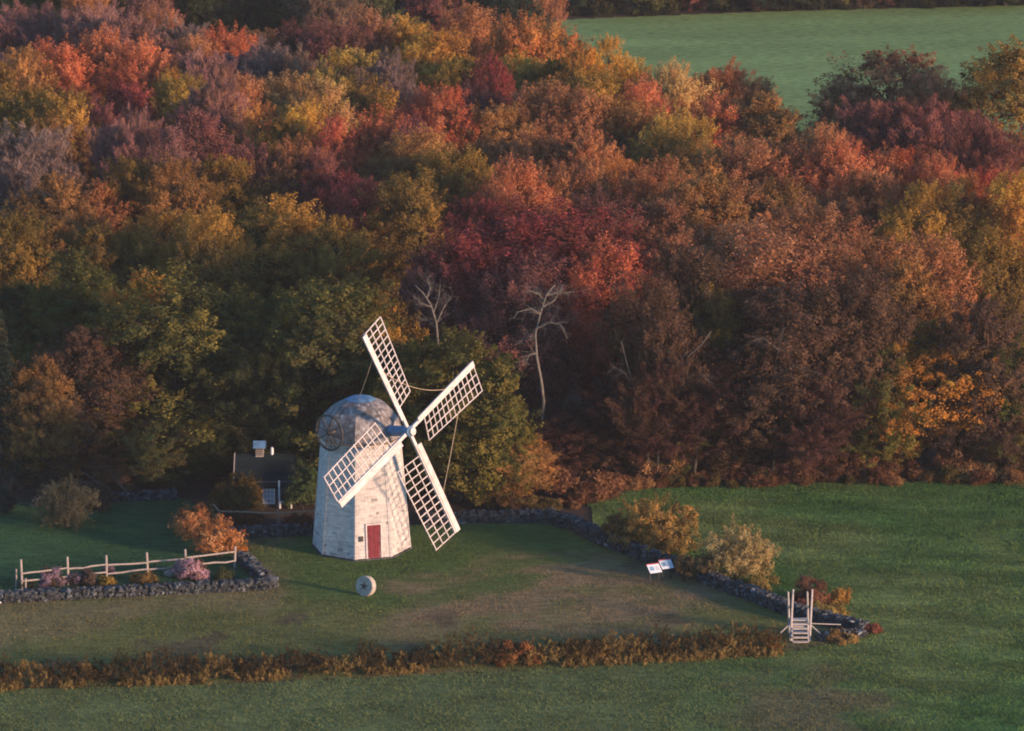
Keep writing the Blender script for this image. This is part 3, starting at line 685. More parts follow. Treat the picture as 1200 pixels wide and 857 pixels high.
# each label from the tree's own look, where it stands and the trees at its sides
def place_words(x, y):
    row = 'in the far hedge line' if y < -20 else 'at wood back' if y < 84 else 'in upper wood' if y < 165 else 'in middle wood' if y < 250 else 'at wood front'
    if y < -20: return row + (' above the far field' if x > 650 else '')
    col = 'on the left' if x < 150 else 'above the cottage' if x < 340 else 'above the windmill' if x < 560 else 'above the dead tree' if x < 740 else 'above the pasture' if x < 1000 else 'on the right'
    return row + ' ' + col
seen = {}
for (px, py, wpx, words, st, t) in placed:
    nb = [(abs(q[0] - px) + 1.2 * abs(q[1] - py), q) for q in placed if q[5] is not t]
    lf = min([a for a in nb if a[1][0] < px - 18], key=lambda a: a[0], default=None); rt_ = min([a for a in nb if a[1][0] > px + 18], key=lambda a: a[0], default=None)
    ad = {'r': 'round', 'u': 'feathery', 's': 'broad', 't': 'twiggy', 'k': 'leafy', 'c': 'conical'}[st]
    lab = f"{words} {ad} tree {place_words(px, py)}"
    s1 = f" between {lf[1][3].split()[-1]} and {rt_[1][3].split()[-1]}" if lf and rt_ else ' at the row end'
    lab = (lab + s1)
    seen.setdefault(lab, []).append((px, t)); t['category'] = 'tree'; t['group'] = 'autumn trees of the wood' if py > -20 else 'dark trees along the far hedge line'
for lab, ts in seen.items():
    if len(lab.split()) > 15: lab2 = lab.replace(' in the far hedge line above the far field', ' in the hedge beyond the far field')
    else: lab2 = lab
    lab = lab2
    ts.sort(key=lambda a: a[0])
    for k, (px, t) in enumerate(ts):
        t['label'] = lab if len(ts) == 1 else ['leftmost', 'second', 'third', 'fourth', 'fifth', 'sixth'][k] + ' ' + lab.replace('hedge line above the far field', 'hedge above the field')

# ------------------------------------------------------------------ bare trees, fallen limbs
def bare_tree(name, base, H, seed, label, lean=(0, 0), r=0.16, depth=4, spread=0.75, mat='pale_bark', cat='tree'):
    rnd = random.Random(seed); tr, br = MB(), MB(); base = Vector(base)
    t = empty(name, base); tag(t, label, cat)
    def grow(m, p, d, L, r, k):
        n = 4; pts = [p]; q = p.copy(); dd = d.copy()
        for i in range(n):
            dd = (dd + Vector((rnd.gauss(0, .17), rnd.gauss(0, .17), rnd.gauss(0, .1)))).normalized(); q = q + dd * (L / n); pts.append(q.copy())
        m.tube(pts, [r * (1 - .45 * i / n) for i in range(n + 1)], 6 if k > 2 else 4)
        if k == 0: return
        for j in range(rnd.choice((2, 3, 3)) if k < depth else 3):
            s = pts[rnd.choice((2, 3, 4, 4))]; a = Vector((rnd.gauss(0, 1), rnd.gauss(0, 1), rnd.gauss(0.25, .5))).normalized()
            grow(br, s, (dd + a * spread).normalized(), L * rnd.uniform(.5, .8), r * .55, k - 1)
    grow(tr, Vector((0, 0, -.1)), Vector((lean[0], lean[1], 1)).normalized(), H * .5, r, depth)
    tr.build('trunk', M[mat], t, True); br.build('branch', M[mat], t)
    return t
def base_of(u, v, depth_m):              # stands depth_m behind the wood's edge line seen at this column
    e = at(u, 560); return (e.x, e.y + depth_m, 0)
def stand(u, vtop, H, vbase=None):
    p = at(u, vtop, H) if vbase is None else at(u, vbase); return (p.x, p.y, 0)
def shaped_tree(name, vbase, trunk, branches, label, seed, r=.13, mat='pale_bark'):
    """a crooked bare tree standing at the ground point below its trunk; limbs wander in depth as well"""
    rnd = random.Random(seed); b = at(trunk[0][0], vbase); Y = b.y
    def pt(u, v, dy=0.0):
        d = at(u, v) - Vector((0, 0, CAM_H)); t = (Y + dy) / d.y; return Vector((d.x * t, Y + dy, CAM_H + d.z * t)) - b
    t = empty(name, b); tag(t, label, 'tree')
    P = [Vector((0, 0, -.1))] + [pt(u, v, rnd.uniform(-.25, .25)) for u, v in trunk[1:]]; k = len(P) - 1
    m = MB(); m.tube(P, [r * (1 - .7 * i / k) for i in range(k + 1)], 7); m.build('trunk', M[mat], t, True)
    m = MB()
    for br in branches:
        dy = rnd.uniform(-1.2, .6); Q = [pt(u, v, dy * i / max(1, len(br) - 1)) for i, (u, v) in enumerate(br)]; n = len(Q) - 1
        m.tube(Q, [r * .5 * (1 - .75 * i / n) for i in range(n + 1)], 5)
        for j in range(16):
            i = rnd.randrange(n); q = Q[i].lerp(Q[i + 1], rnd.random()); d = (Q[i + 1] - Q[i]).normalized() + Vector((rnd.gauss(0, .7), rnd.gauss(0, .6), rnd.gauss(.1, .6))); e = q + d.normalized() * rnd.uniform(.3, 1.3)
            W_ = wob(q, e, 4, .09, rnd); m.tube(W_, [r * .13, r * .10, r * .07, r * .05, r * .015], 4)
            for jj in range(2): m.tube(wob(W_[2], W_[2] + Vector((rnd.gauss(0, .3), rnd.gauss(0, .3), rnd.gauss(.1, .3))), 2, .04, rnd), [r * .06, r * .045, r * .01], 3)
    m.build('branch', M[mat], t)
    return t
shaped_tree('dead_tree', 562, [(634, 562), (634, 500), (637, 470), (634, 446), (629, 420), (627, 392), (633, 368), (640, 346), (650, 334)],
    [[(628, 398), (620, 394), (612, 400)], [(630, 384), (644, 378), (656, 380), (664, 392)], [(633, 368), (622, 362), (606, 366)], [(638, 352), (630, 344), (618, 340)], [(640, 346), (652, 344), (672, 342)], [(629, 414), (620, 416), (616, 424)], [(636, 360), (650, 352), (660, 334)]],
    'pale dead tree with a crooked trunk and twisting limbs before the crimson trees', 5, .14, 'silver_bark')
shaped_tree('dead_tree', 560, [(514, 560), (514, 460), (513, 400), (511, 378), (505, 358), (496, 344), (486, 334)],
    [[(511, 380), (520, 360), (530, 346)], [(506, 360), (494, 356), (484, 348)], [(512, 385), (504, 376), (494, 374)], [(508, 366), (514, 350), (516, 330)], [(500, 350), (504, 338), (500, 324)]],
    'pale bare tree with forked top just above the olive tree right of the sails', 8, .12, 'dull_bark')
shaped_tree('bare_tree', 568, [(762, 568), (757, 510), (745, 460), (734, 425), (728, 400)], [[(750, 475), (752, 440), (748, 405)], [(742, 450), (730, 436), (716, 428)]], 'slender grey bare tree leaning left beside the dark gap in the wood', 17, .10, 'grey_bark')
shaped_tree('bare_tree', 568, [(770, 568), (772, 505), (780, 460), (792, 430), (806, 412)], [[(774, 490), (766, 450), (768, 415)], [(782, 455), (796, 446), (812, 440)], [(776, 475), (786, 440), (784, 410)]], 'thin many stemmed bare tree leaning right at the dark gap in the wood', 11, .10, 'grey_bark')
shaped_tree('bare_tree', 568, [(812, 568), (818, 515), (817, 470), (812, 450), (802, 434), (806, 418), (822, 404), (834, 388)], [[(803, 436), (794, 440), (790, 452)], [(810, 446), (822, 440), (830, 446)], [(817, 480), (828, 470), (842, 468)]], 'crooked bare tree with a hooked limb right of the dark gap', 14, .10, 'grey_bark')
shaped_tree('bare_tree', 568, [(905, 568), (908, 510), (904, 460), (910, 420), (918, 385)], [[(905, 470), (880, 462), (852, 476)], [(908, 440), (930, 430), (962, 438)], [(906, 490), (935, 486), (965, 500)], [(912, 410), (895, 396), (880, 400)]], 'grey leafless tree with drooping branches at the middle of the pasture edge', 19, .10, 'grey_bark')
bare_tree('bare_tree', stand(8, 500, 4.2), 4.2, 23, 'small grey bare tree at the left edge of the garden lawn', (0, 0), .09, mat='grey_bark')
bare_tree('bare_tree', stand(112, 540, 3.0), 3.0, 26, 'low spreading bare apple tree on the garden lawn beside the round grey shrub', (.1, 0), .09, spread=1.1, mat='grey_bark')
bare_tree('bare_tree', stand(152, 545, 2.8), 2.8, 29, 'small leafless tree on the garden lawn in front of the ruined stone wall', (.1, 0), .07, spread=1.1, mat='grey_bark')
def log(pix, zs, r, label, mat='pale_bark'):
    m = MB(); pts = []
    for (u, v), z in zip(pix, zs): pts.append(at(u, v, z))
    k = len(pts) - 1; m.tube(pts, [r * (1 - .55 * i / k) for i in range(k + 1)], 7)
    return tag(m.build('fallen_log', M[mat], None, True), label, 'log')
log([(738, 565), (700, 531), (662, 514), (628, 506)], [0, 1.75, 2.6, 3.0], .14, 'long grey dead trunk leaning out of the dark gap in the wood', 'grey_bark')
log([(1092, 545), (1072, 541), (1052, 540)], [.2, .35, .4], .12, 'short pale fallen log under the orange tree by the pasture')

# ------------------------------------------------------------------ shrubs
def bush_mesh(seed, rx, ry, h, nl, nsp=20, nleaf=50, size=0.12, up=0.5, spread=0.09, slim=0.55):
    rg = np.random.default_rng(seed); pos, dr, cl, ln = [], [], [], []
    for i in range(nl):
        th = rg.uniform(0, 6.283); q = math.sqrt(rg.random()) * .72; z = h * rg.uniform(.14, .68) * (1 - .45 * q)
        c0 = np.array([math.cos(th) * q * rx, math.sin(th) * q * ry, z]); r = min(rx, ry, h) * rg.uniform(.32, .5); c = rg.random()
        k = int(nsp * rg.uniform(.7, 1.3)); d = unit(rg.normal(0, 1, (k, 3)) + np.array([0, 0, .3]))
        pos.append(c0 + d * r * rg.uniform(.3, .9, (k, 1))); dr.append(unit(d + np.array([0, 0, up]))); cl.append(np.clip(c + rg.normal(0, .18, k), 0, 1)); ln.append(r * rg.uniform(.3, .8, k))
    pos, dr, cl, ln = map(np.concatenate, (pos, dr, cl, ln)); pos[:, 2] = np.maximum(pos[:, 2], 0.05)
    V, F, A = sprays_to_mesh('foliage', pos, dr, ln, spread + 0.1 * ln, nleaf, size, rg, slim, cl, coherent=.6 if slim > .4 else 0)
    return poly_mesh('foliage', V, F, LEAF, A)
def stem_mesh(seed, rx, ry, h, n=7):
    rnd = random.Random(seed); m = MB()
    for i in range(n):
        th = rnd.uniform(0, 6.28); e = Vector((math.cos(th) * rx * .55, math.sin(th) * ry * .55, h * rnd.uniform(.5, .8)))
        m.tube(wob(Vector((rnd.uniform(-.08, .08), rnd.uniform(-.08, .08), -.03)), e, 4, .04, rnd), [.03, .026, .02, .014, .006], 5)
    return m.mesh('stem', M['bark'], True)
def shrub(name, u, v, wpx, hpx, col, tint, label, seed, cat='shrub', nl=14, depth=.8, rz=0.0, group=None, **kw):
    p = at(u, v); k = ppm(p); rx = wpx / k / 2; h = hpx / k / .956; ry = rx * depth; p.y += ry * .6
    t = empty(name, p, rz); tag(t, label, cat, group)
    f = link('foliage', bush_mesh(seed, rx, ry, h, nl, **kw), t); f.color = (*col, 1); f['tint'] = list(tint); f['unturned'] = [k * .8 for k in col]
    link('stem', stem_mesh(seed, rx, ry, h), t)
    return t
shrub('shrub', 775, 654, 112, 86, (.20, .145, .05), (.36, .21, .06), 'tall yellow and bronze shrub behind the two information signs', 1, nl=22, nleaf=70)
shrub('shrub', 720, 640, 60, 40, (.15, .10, .045), (.26, .13, .05), 'low bronze thicket left of the tall bronze shrub along the stone wall', 2, nl=12)
shrub('shrub', 864, 688, 108, 78, (.32, .24, .10), (.42, .33, .15), 'pale straw coloured feathery shrub growing over the stone wall', 3, nl=20, nleaf=70, size=.10, up=.8)
shrub('shrub', 820, 684, 60, 46, (.17, .11, .055), (.26, .17, .07), 'dull bronze shrub in shade between the straw shrub and the signs', 4, nl=12)
shrub('shrub', 950, 716, 46, 60, (.15, .065, .045), (.23, .11, .06), 'dark red rounded shrub behind the wooden stile', 5, nl=12, size=.09)
shrub('shrub', 984, 712, 32, 28, (.30, .16, .04), (.36, .22, .06), 'small amber shrub right of the dark red shrub by the stile', 6, nl=8, size=.09)
shrub('shrub', 1021, 744, 26, 20, (.13, .05, .04), (.2, .08, .05), 'small dark red bush at the outer corner of the stone wall', 7, nl=8, size=.08)
shrub('hydrangea', 226, 632, 70, 44, (.34, .15, .06), (.46, .25, .11), 'rear orange hydrangea bush on the garden lawn', 8, 'hydrangea', nl=16, size=.11)
shrub('hydrangea', 253, 654, 70, 50, (.37, .16, .06), (.48, .26, .11), 'front orange hydrangea bush by the fence end and stone corner', 9, 'hydrangea', nl=16, size=.11)
shrub('hydrangea', 281, 652, 16, 14, (.42, .17, .04), (.48, .22, .06), 'tiny orange bush beside the end post of the split rail fence', 10, 'hydrangea', nl=6, size=.09)
shrub('aster', 222, 682, 46, 38, (.17, .10, .085), (.48, .30, .36), 'pink flowering aster mound in front of the split rail fence', 11, 'flowers', nl=14, size=.09)
shrub('aster', 60, 690, 32, 28, (.10, .075, .06), (.26, .18, .24), 'leftmost mauve aster clump behind the garden wall', 12, 'flowers', nl=10, size=.08, up=1)
shrub('aster', 96, 688, 36, 30, (.10, .075, .06), (.26, .18, .24), 'wider mauve aster clump beside the second fence post', 13, 'flowers', nl=12, size=.08, up=1)
shrub('aster', 128, 674, 14, 14, (.12, .09, .09), (.36, .24, .34), 'little mauve aster behind the middle of the split rail fence', 14, 'flowers', nl=6, size=.07)
shrub('garden_plant', 124, 688, 26, 13, (.15, .12, .03), (.34, .22, .04), 'low yellow flowering plant between mauve and pink asters', 15, 'plant', nl=8, size=.07)
shrub('garden_plant', 168, 685, 34, 14, (.11, .09, .04), (.22, .14, .05), 'low russet plant left of the pink asters in the bed', 16, 'plant', nl=9, size=.07)
shrub('garden_plant', 198, 676, 10, 10, (.5, .5, .46), (.7, .7, .68), 'tuft of white flowers at the left foot of pink asters', 17, 'plant', nl=5, size=.06)
shrub('garden_plant', 262, 682, 30, 13, (.06, .07, .03), (.1, .1, .04), 'low dark green plant right of the pink asters', 18, 'plant', nl=8, size=.07)
shrub('garden_plant', 32, 692, 18, 18, (.03, .04, .03), (.06, .06, .04), 'dark leafy plant at the foot of the first fence post', 19, 'plant', nl=7, size=.08)
shrub('shrub', 76, 624, 80, 72, (.085, .085, .055), (.12, .11, .07), 'round grey green shrub standing on the garden lawn', 20, nl=34, size=.08, nleaf=80, slim=.35, up=.3)
shrub('shrub', 274, 606, 78, 50, (.07, .062, .022), (.16, .09, .03), 'olive shrub in front of the cottage left of its white door', 21, nl=18)
shrub('shrub', 354, 600, 52, 84, (.055, .085, .035), (.085, .11, .045), 'tall rounded green shrub between the cottage and windmill', 22, nl=16)
shrub('shrub', 8, 604, 30, 54, (.03, .045, .04), (.05, .065, .05), 'blue green shrub at the left edge of the garden lawn', 23, nl=12)
shrub('shrub', 118, 600, 50, 34, (.10, .07, .05), (.15, .10, .06), 'brown twiggy shrub behind the round grey green shrub', 24, nl=12, slim=.2, up=1)
shrub('shrub', 290, 622, 44, 22, (.10, .05, .03), (.22, .09, .04), 'low russet plants under the wooden rail left of its middle post', 25, nl=10, size=.08)
shrub('shrub', 350, 622, 44, 22, (.12, .05, .03), (.26, .08, .04), 'low reddish plants under the wooden rail next to the windmill', 26, nl=10, size=.08)
# brambles along the foot of the wood
E = [(590, 604), (640, 604), (690, 590), (740, 572), (800, 570), (900, 567), (1000, 566), (1100, 565), (1215, 563)]
brows = [((.12, .058, .034), (.22, .11, .055), 'rusty'), ((.12, .06, .035), (.20, .10, .05), 'dark brown'), ((.22, .12, .055), (.34, .20, .09), 'straw brown'), ((.09, .075, .03), (.15, .11, .04), 'olive')]
bm_ = [bush_mesh(70 + k, 1.0, .8, 1.0, 10, size=.09, up=1.2, slim=.35, nleaf=70) for k in range(4)]
sm_ = stem_mesh(75, 1, .8, 1.0)
rnd = random.Random(31); k = 0
for (u0, v0), (u1, v1) in zip(E[:-1], E[1:]):
    n = max(3, int((u1 - u0) / 15))
    for i in range(n):
        for back in (0, 1):
            f = (i + rnd.random()) / n; p = at(u0 + (u1 - u0) * f, v0 + (v1 - v0) * f - 5 * back + rnd.uniform(-2, 2)); col, tint, wd = brows[rnd.randrange(4)]
            t = empty('bramble_bush', p, rnd.uniform(0, 6.28)); s = rnd.choice((.45, .6, .8, 1.0, 1.4)) * rnd.uniform(.85, 1.15) * (1.0 + .35 * back); t.scale = (s * rnd.uniform(.8, 1.4), s, s * rnd.uniform(.5, 1.3))
            c = link('foliage', bm_[k % 4], t); c.color = (*col, 1); c['tint'] = list(tint); c['unturned'] = [k * .8 for k in col]; link('stem', sm_, t); k += 1
            tag(t, f'{wd} low bramble clump at the foot of the wood beside the pasture', 'bush', f'{wd} brambles along the foot of the wood')

for i in range(46):
    u = 645 + i * 12.6 + rnd.uniform(-4, 4); p = at(u, 13.5 - (u - 900) * .024 - rnd.uniform(0, 3)); col, tint = [((.03, .036, .022), (.06, .06, .03)), ((.06, .04, .03), (.10, .07, .05)), ((.10, .08, .05), (.16, .12, .07))][rnd.choice((0, 0, 0, 1, 2))]
    t = empty('hedge_bush', p, rnd.uniform(0, 6.28)); s = rnd.uniform(1.3, 2.2); t.scale = (s, s, s * rnd.uniform(.7, 1.2))
    c = link('foliage', bm_[i % 4], t); c.color = (*col, 1); c['tint'] = list(tint); c['unturned'] = [k * .8 for k in col]; link('stem', sm_, t)
    tag(t, 'dark bush in the hedge along the far side of the distant green field', 'bush', 'bushes along the far hedge')

# ------------------------------------------------------------------ overgrown hedge across the foreground
def hedge():
    pix = [(-20, 806), (150, 800), (300, 793), (450, 786), (600, 780), (750, 773), (915, 764)]
    rg = np.random.default_rng(3); pos, dr, cl, ln = [], [], [], []
    P = [np.array(at(u, v)) for u, v in pix]
    for a, b in zip(P[:-1], P[1:]):
        n = int(np.linalg.norm(b - a) / .2)
        for i in range(n):
            c0 = a + (b - a) * (i + rg.random()) / n; hgt = .45 + .95 * fbm(np.array([c0[0]]), np.array([c0[1]]), 2.6, 91)[0]
            hgt *= rg.choice([.7, .9, 1, 1, 1.2, 1.5])
            c = float(vnoise(np.array([c0[0] * .9]), np.array([c0[1]]), 8)[0]) * .7 + .3 * rg.random() - .08
            k = 16; q = c0 + np.stack([rg.normal(0, .22, k), rg.normal(0.3, .5, k), rg.random(k) ** .7 * hgt], -1)
            pos.append(q); dr.append(unit(rg.normal(0, .6, (k, 3)) + np.array([0, -.1, 1.0]))); cl.append(np.clip(c + rg.normal(0, .15, k), 0, 1)); ln.append(rg.uniform(.15, .5, k))
    for a, b in zip(P[:-1], P[1:]):      # golden grass leaning out of its foot
        n = int(np.linalg.norm(b - a) / .16)
        for i in range(n):
            c0 = a + (b - a) * (i + rg.random()) / n
            if vnoise(np.array([c0[0] * .5]), np.array([c0[1]]), 18)[0] < .3: continue
            k = 6; pos.append(c0 + np.stack([rg.normal(0, .2, k), rg.normal(-.55, .25, k), np.full(k, .02)], -1)); dr.append(unit(rg.normal(0, .35, (k, 3)) + np.array([0, 0, 1.0]))); cl.append(rg.uniform(.5, 1, k)); ln.append(rg.uniform(.2, .6, k))
    pos, dr, cl, ln = map(np.concatenate, (pos, dr, cl, ln))
    V, F, A = sprays_to_mesh('hedge', pos, dr, ln, .04 + .10 * ln, 46, .13, rg, .2, cl, .6)
    o = link('hedge', poly_mesh('hedge', V, F, LEAF, A)); o.color = (.060, .042, .021, 1); o['tint'] = [.30, .21, .072]; o['unturned'] = [.05, .04, .02]
    tag(o, 'low overgrown hedge of brown bracken running across the foreground below the lawn', 'hedge')
hedge()
shrub('shrub', 604, 782, 60, 36, (.17, .07, .03), (.32, .15, .05), 'taller orange brown thicket in the middle of the foreground hedge', 41, nl=14, size=.1, depth=.6)
shrub('shrub', 690, 775, 60, 30, (.19, .12, .04), (.32, .20, .06), 'golden brown mound in the foreground hedge below the brown grass', 42, nl=14, size=.1, depth=.6)
shrub('shrub', 906, 764, 24, 22, (.22, .09, .03), (.36, .17, .05), 'orange bush ending the foreground hedge left of the stile', 43, nl=8, size=.08)
shrub('shrub', 985, 756, 60, 12, (.22, .13, .05), (.32, .22, .08), 'low golden weeds along the tumbled wall right of the stile', 44, nl=10, size=.08, up=1)
shrub('shrub', 897, 692, 46, 16, (.20, .16, .05), (.30, .22, .07), 'strip of yellow grass tufts behind the stone wall above the stile', 45, nl=8, size=.08, up=1.3)
shrub('shrub', 972, 728, 56, 18, (.26, .18, .05), (.34, .25, .07), 'yellow weeds behind the stone wall right of the stile', 46, nl=9, size=.08, up=1.3)

# ------------------------------------------------------------------ fences
def rail_fence(posts, heights, rails, label, mat, seed, name='split_rail_fence', r=.07):
    rnd = random.Random(seed); P = [at(u, v) for u, v in posts]; o = empty(name, P[0]); tag(o, label, 'fence'); o0 = P[0]
    for p, h in zip(P, heights):
        m = MB(); q = p - o0; m.tube([q - Vector((0, 0, .1)), q + Vector((rnd.uniform(-.05, .05), rnd.uniform(-.03, .03), h))], [r * 1.1, r], 7); m.build('post', M[mat], o)
    for a, b in zip(P[:-1], P[1:]):
        for z in rails:
            m = MB(); A = a - o0 + Vector((0, -.05, z + rnd.uniform(-.06, .06))); B = b - o0 + Vector((0, -.05, z + rnd.uniform(-.06, .06)))
            m.tube(wob(A, B, 5, .025, rnd), [.05, .06, .055, .06, .055, .045], 6); m.build('rail', M[mat], o)
    return o
rail_fence([(26, 692), (80, 686), (125, 682), (173.5, 678), (218, 674), (275, 667)], [1.9, 1.75, 1.65, 1.6, 1.6, 1.4], [.55, 1.05], 'weathered split rail fence standing behind the flower bed wall', 'grey_wood', 3)
rail_fence([(250, 610), (258, 617), (327, 619), (385, 616)], [.75, .95, 1.15, 1.15], [1.0], 'wooden top rail on posts in front of the cottage', 'brown_wood', 4, 'rail_fence', .06)
def single_post(u, v, h, label):
    m = MB(); p = at(u, v); m.tube([p, p + Vector((.03, 0, h))], [.06, .05], 7); tag(m.build('fence_post', M['grey_wood']), label, 'post')
single_post(19, 690, 1.2, 'short leaning post left of the split rail fence')
single_post(30, 696, .95, 'short stub post in front of the first tall fence post')
def rocks(u, v, n, seed, label):
    rnd = random.Random(seed); p = at(u, v); m = MB()
    m.box(p + Vector((0, 0, .12)), (.42, .3, .26), Matrix.Rotation(rnd.uniform(0, 3), 3, 'Z') @ Matrix.Rotation(.25, 3, 'X'), 1.9, .25, rnd)
    tag(m.build('rock', M['mill_stone']), label, 'rock')
rocks(12, 703, 1, 5, 'pale round stone at the left end of the garden wall')
rocks(26, 704, 1, 6, 'small pale stone on the grass below the first fence post')
m_ = MB(); a_, b_ = at(-6, 708), at(12, 706.5); m_.bar(a_ + Vector((0, 0, .06)), b_ + Vector((0, 0, .06)), .16, .12, (0, 1, 0)); tag(m_.build('plank', M['white_trim']), 'pale plank lying on the grass at the left end of the garden wall', 'plank')

# ------------------------------------------------------------------ cottage
def cottage():
    o = empty('cottage', at(310, 594)); tag(o, 'small dark roofed cottage with white door and cupola behind the windmill', 'cottage')
    w2, d, hw, hr = 1.7, 3.4, 1.5, 2.9
    m = MB(); m.hexa([(-w2, 0, 0), (w2, 0, 0), (w2, d, 0), (-w2, d, 0), (-w2, 0, hw), (w2, 0, hw), (w2, d, hw), (-w2, d, hw)])
    for s in (-1, 1):
        x = s * w2; m.poly([(x, 0, hw), (x, d, hw), (x, d / 2, hr)][::s])
    for i in range(8):
        m.box((0, -.012, .12 + i * .21), (2 * w2 - .02, .03, .17), None, .9 + .2 * (i % 2))
    m.build('wall', M['wall_dark'], o)
    r = MB(); ov = .28
    for s in (-1, 1):
        y0 = d / 2 + s * (d / 2 + ov); z0 = hw - ov * (hr - hw) / (d / 2)
        for i in range(9):
            f0, f1 = i / 9, (i + 1) / 9
            ya, yb = y0 + (d / 2 - y0) * f0, y0 + (d / 2 - y0) * f1; za, zb = z0 + (hr - z0) * f0, z0 + (hr - z0) * f1
            r.hexa([(-w2 - .2, ya, za), (w2 + .2, ya, za), (w2 + .2, yb, zb), (-w2 - .2, yb, zb), (-w2 - .2, ya, za + .11), (w2 + .2, ya, za + .11), (w2 + .2, yb, zb + .08), (-w2 - .2, yb, zb + .08)], .8 + .4 * ((i * 7) % 5) / 5)
    roof = r.build('roof', M['roof'], o)
    b = MB()
    for s in (-1, 1):
        b.bar((-w2 - .22, d / 2 + s * (d / 2 + ov), hw - .22), (-w2 - .22, d / 2, hr + .06), .06, .16, (1, 0, 0))
    b.build('barge_board', M['grey_wood'], roof)
    c = MB(); c.box((-.35, d / 2, hr + .16), (.5, .5, .46)); c.build('cupola', M['grey_wood'], roof)
    c = MB()
    for s in (-1, 1): c.hexa([(-.75, d / 2 + s * .42, hr + .53), (.05, d / 2 + s * .42, hr + .53), (.05, d / 2, hr + .86), (-.75, d / 2, hr + .86), (-.75, d / 2 + s * .42, hr + .59), (.05, d / 2 + s * .42, hr + .59), (.05, d / 2, hr + .92), (-.75, d / 2, hr + .92)])
    c.build('cupola_roof', M['metal_blue'], roof)
    c = MB()
    for i in range(4): c.box((-.35, d / 2 - .31, hr + .08 + i * .11), (.42, .03, .06))
    c.build('louver', M['wall_dark'], roof)
    v = MB(); v.tube([(.42, d / 2, hr), (.42, d / 2, hr + .42), (.42, d / 2, hr + .5)], [.10, .10, .05], 8); v.build('vent_pipe', M['white_trim'], roof)
    dr = MB(); dr.box((.28, -.05, .85), (.78, .06, 1.3)); door = dr.build('door', M['white_trim'], o)
    g = MB()
    for i in range(3):
        for j in range(4): g.box((.28 + (i - 1) * .22, -.085, .42 + j * .28), (.17, .012, .22))
    g.build('pane', surf('door_panes', (.30, .36, .45), .3, var=.1), door)
    p = MB(); p.box((.95, -.35, .9), (.1, .1, 1.8)); p.build('porch_post', M['white_trim'], o)
    s = MB(); s.box((1.35, -.3, .42), (.9, .3, .07)); s.box((1.0, -.3, .2), (.08, .28, .4)); s.box((1.7, -.3, .2), (.08, .28, .4)); s.build('porch_bench', M['white_trim'], o)
cottage()

# ------------------------------------------------------------------ millstone, signs, stile
def millstone():
    p = at(429, 698); o = empty('millstone', p, R(-33)); tag(o, 'round granite millstone standing on edge on the lawn before the windmill', 'millstone')
    tilt = Matrix.Rotation(R(-12), 3, 'X'); r, th = .60, .40
    m = MB(); pts = [tilt @ Vector((0, y, 0)) + Vector((0, 0, r * .96)) for y in (-th / 2, -th / 2 + .03, th / 2 - .03, th / 2)]
    m.tube(pts, [r - .04, r, r, r - .04], 36); m.build('stone_disc', M['mill_stone'], o)
    s = MB()
    for k in range(5):
        a = R(90 + 72 * k); c = Vector((0, -th / 2 - .012, 0)); e = Vector((math.cos(a), 0, math.sin(a)))
        q = Vector((-e.z, 0, e.x))
        s.poly([tilt @ (c + e * .30) + Vector((0, 0, r * .96)), tilt @ (c + q * .085) + Vector((0, 0, r * .96)), tilt @ c + Vector((0, 0, r * .96)), tilt @ (c - q * .085) + Vector((0, 0, r * .96))])
        s.bar(tilt @ (c) + Vector((0, 0, r * .96)), tilt @ (c + e * .28) + Vector((0, 0, r * .96)), .05, .03, (0, 1, 0))
    s.build('eye_star', M['iron'], o)
millstone()
def info_sign(u, v, label):
    p = at(u, v); o = empty('information_sign', p, R(24)); tag(o, label, 'sign')
    til = Matrix.Rotation(R(36), 3, 'X'); c = Vector((0, 0, .98)); T = lambda x, y, z: c + til @ Vector((x, y, z))
    b = MB(); b.box(c, (.84, .76, .05), til); bd = b.build('board', M['black_metal'], o)
    q = MB(); q.poly([T(-.39, -.35, .029), T(.39, -.35, .029), T(.39, .35, .029), T(-.39, .35, .029)]); q.build('panel', M['panel'], bd)
    q = MB(); q.poly([T(-.30, -.16, .033), T(-.02, -.16, .033), T(-.02, .14, .033), T(-.30, .14, .033)]); q.build('picture', M['ink_blue'], bd)
    q = MB(); q.poly([T(-.39, .28, .033), T(.39, .28, .033), T(.39, .35, .033), T(-.39, .35, .033)]); q.build('red_band', M['ink_red'], bd)
    q = MB()
    for i in range(6): q.poly([T(.06, .13 - i * .055, .033), T(.30, .13 - i * .055, .033), T(.30, .115 - i * .055, .033), T(.06, .115 - i * .055, .033)])
    q.build('text_lines', M['wall_dark'], bd)
    for x in (-.28, .28):
        q = MB(); q.box((x, .0, .47), (.085, .07, .94)); q.build('leg', M['black_metal'], o)
info_sign(766.5, 685, 'slanted information sign on two dark legs, nearer of the pair by the wall')
info_sign(780.5, 680, 'slanted information sign on two dark legs, farther of the pair by the wall')
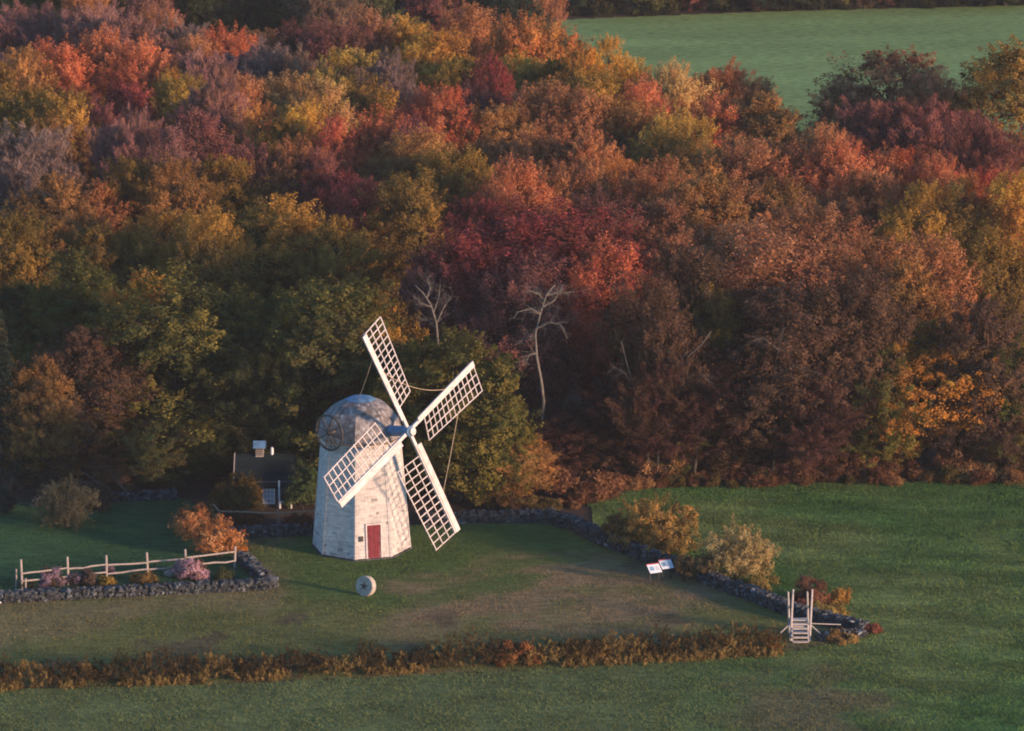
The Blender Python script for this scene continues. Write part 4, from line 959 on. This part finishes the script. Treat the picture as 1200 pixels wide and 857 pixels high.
def stile():
    o = empty('wooden_stile', at(938, 754)); tag(o, 'grey wooden ladder stile with tall crossed poles over the stone wall end', 'stile')
    w = .45; top = Vector((0, .85, 1.0))
    for s in (-1, 1):
        m = MB(); m.bar((s * w, 0, -.05), (s * w, .85, 1.05), .06, .12, (1, 0, 0)); m.build('stringer', M['silver_wood'], o)
        m = MB(); m.bar((s * w, 2.0, -.05), (s * w, 1.15, 1.05), .06, .12, (1, 0, 0)); m.build('stringer', M['silver_wood'], o)
    for i in range(5):
        f = (i + .35) / 5; m = MB(); m.box((0, .85 * f - .02, 1.05 * f), (.86, .20, .07)); m.build('step', M['silver_wood'], o)
        if i < 4:
            m = MB(); m.box((0, 2.0 - .85 * f + .02, 1.05 * f), (.86, .20, .07)); m.build('step', M['silver_wood'], o)
    m = MB(); m.box((0, 1.0, 1.09), (.96, .42, .06)); m.build('platform', M['silver_wood'], o)
    for s in (-1, 1):
        for (y0, y1, x1) in ((.35, 1.25, .17), (1.65, .75, -.15)):
            m = MB(); m.tube([(s * (w + .09), y0, -.05), (s * (w + .09) + x1 * .45, (y0 + y1) / 2, 1.4), (s * (w + .09) + x1, y1, 2.8)], [.065, .06, .05], 6); m.build('pole', M['silver_wood'], o)
        m = MB(); m.tube([(s * (w + .05), .75, .95), (s * (w + .85), .45, .28)], .035, 6); m.build('brace', M['silver_wood'], o)
    m = MB(); m.tube([(w + .1, 1.0, .85), (w + 1.9, 1.1, .75)], .03, 6); m.build('side_rail', M['silver_wood'], o)
stile()

# ------------------------------------------------------------------ evening haze in the air
def haze():
    m = bpy.data.materials.new('haze'); m.use_nodes = True; n = m.node_tree.nodes; l = m.node_tree.links
    n.remove(n['Principled BSDF']); v = n.new('ShaderNodeVolumePrincipled')
    v.inputs['Color'].default_value = (.80, .86, .95, 1); v.inputs['Density'].default_value = HAZE; v.inputs['Anisotropy'].default_value = 0.0
    l.new(v.outputs[0], n['Material Output'].inputs['Volume'])
    b = MB(); b.hexa([(-200, -30, -1), (200, -30, -1), (200, 700, -1), (-200, 700, -1), (-200, -30, 80), (200, -30, 80), (200, 700, 80), (-200, 700, 80)])
    tag(b.build('haze', m), 'thin evening haze lying over the fields and the wood', 'haze', kind='stuff')
haze()
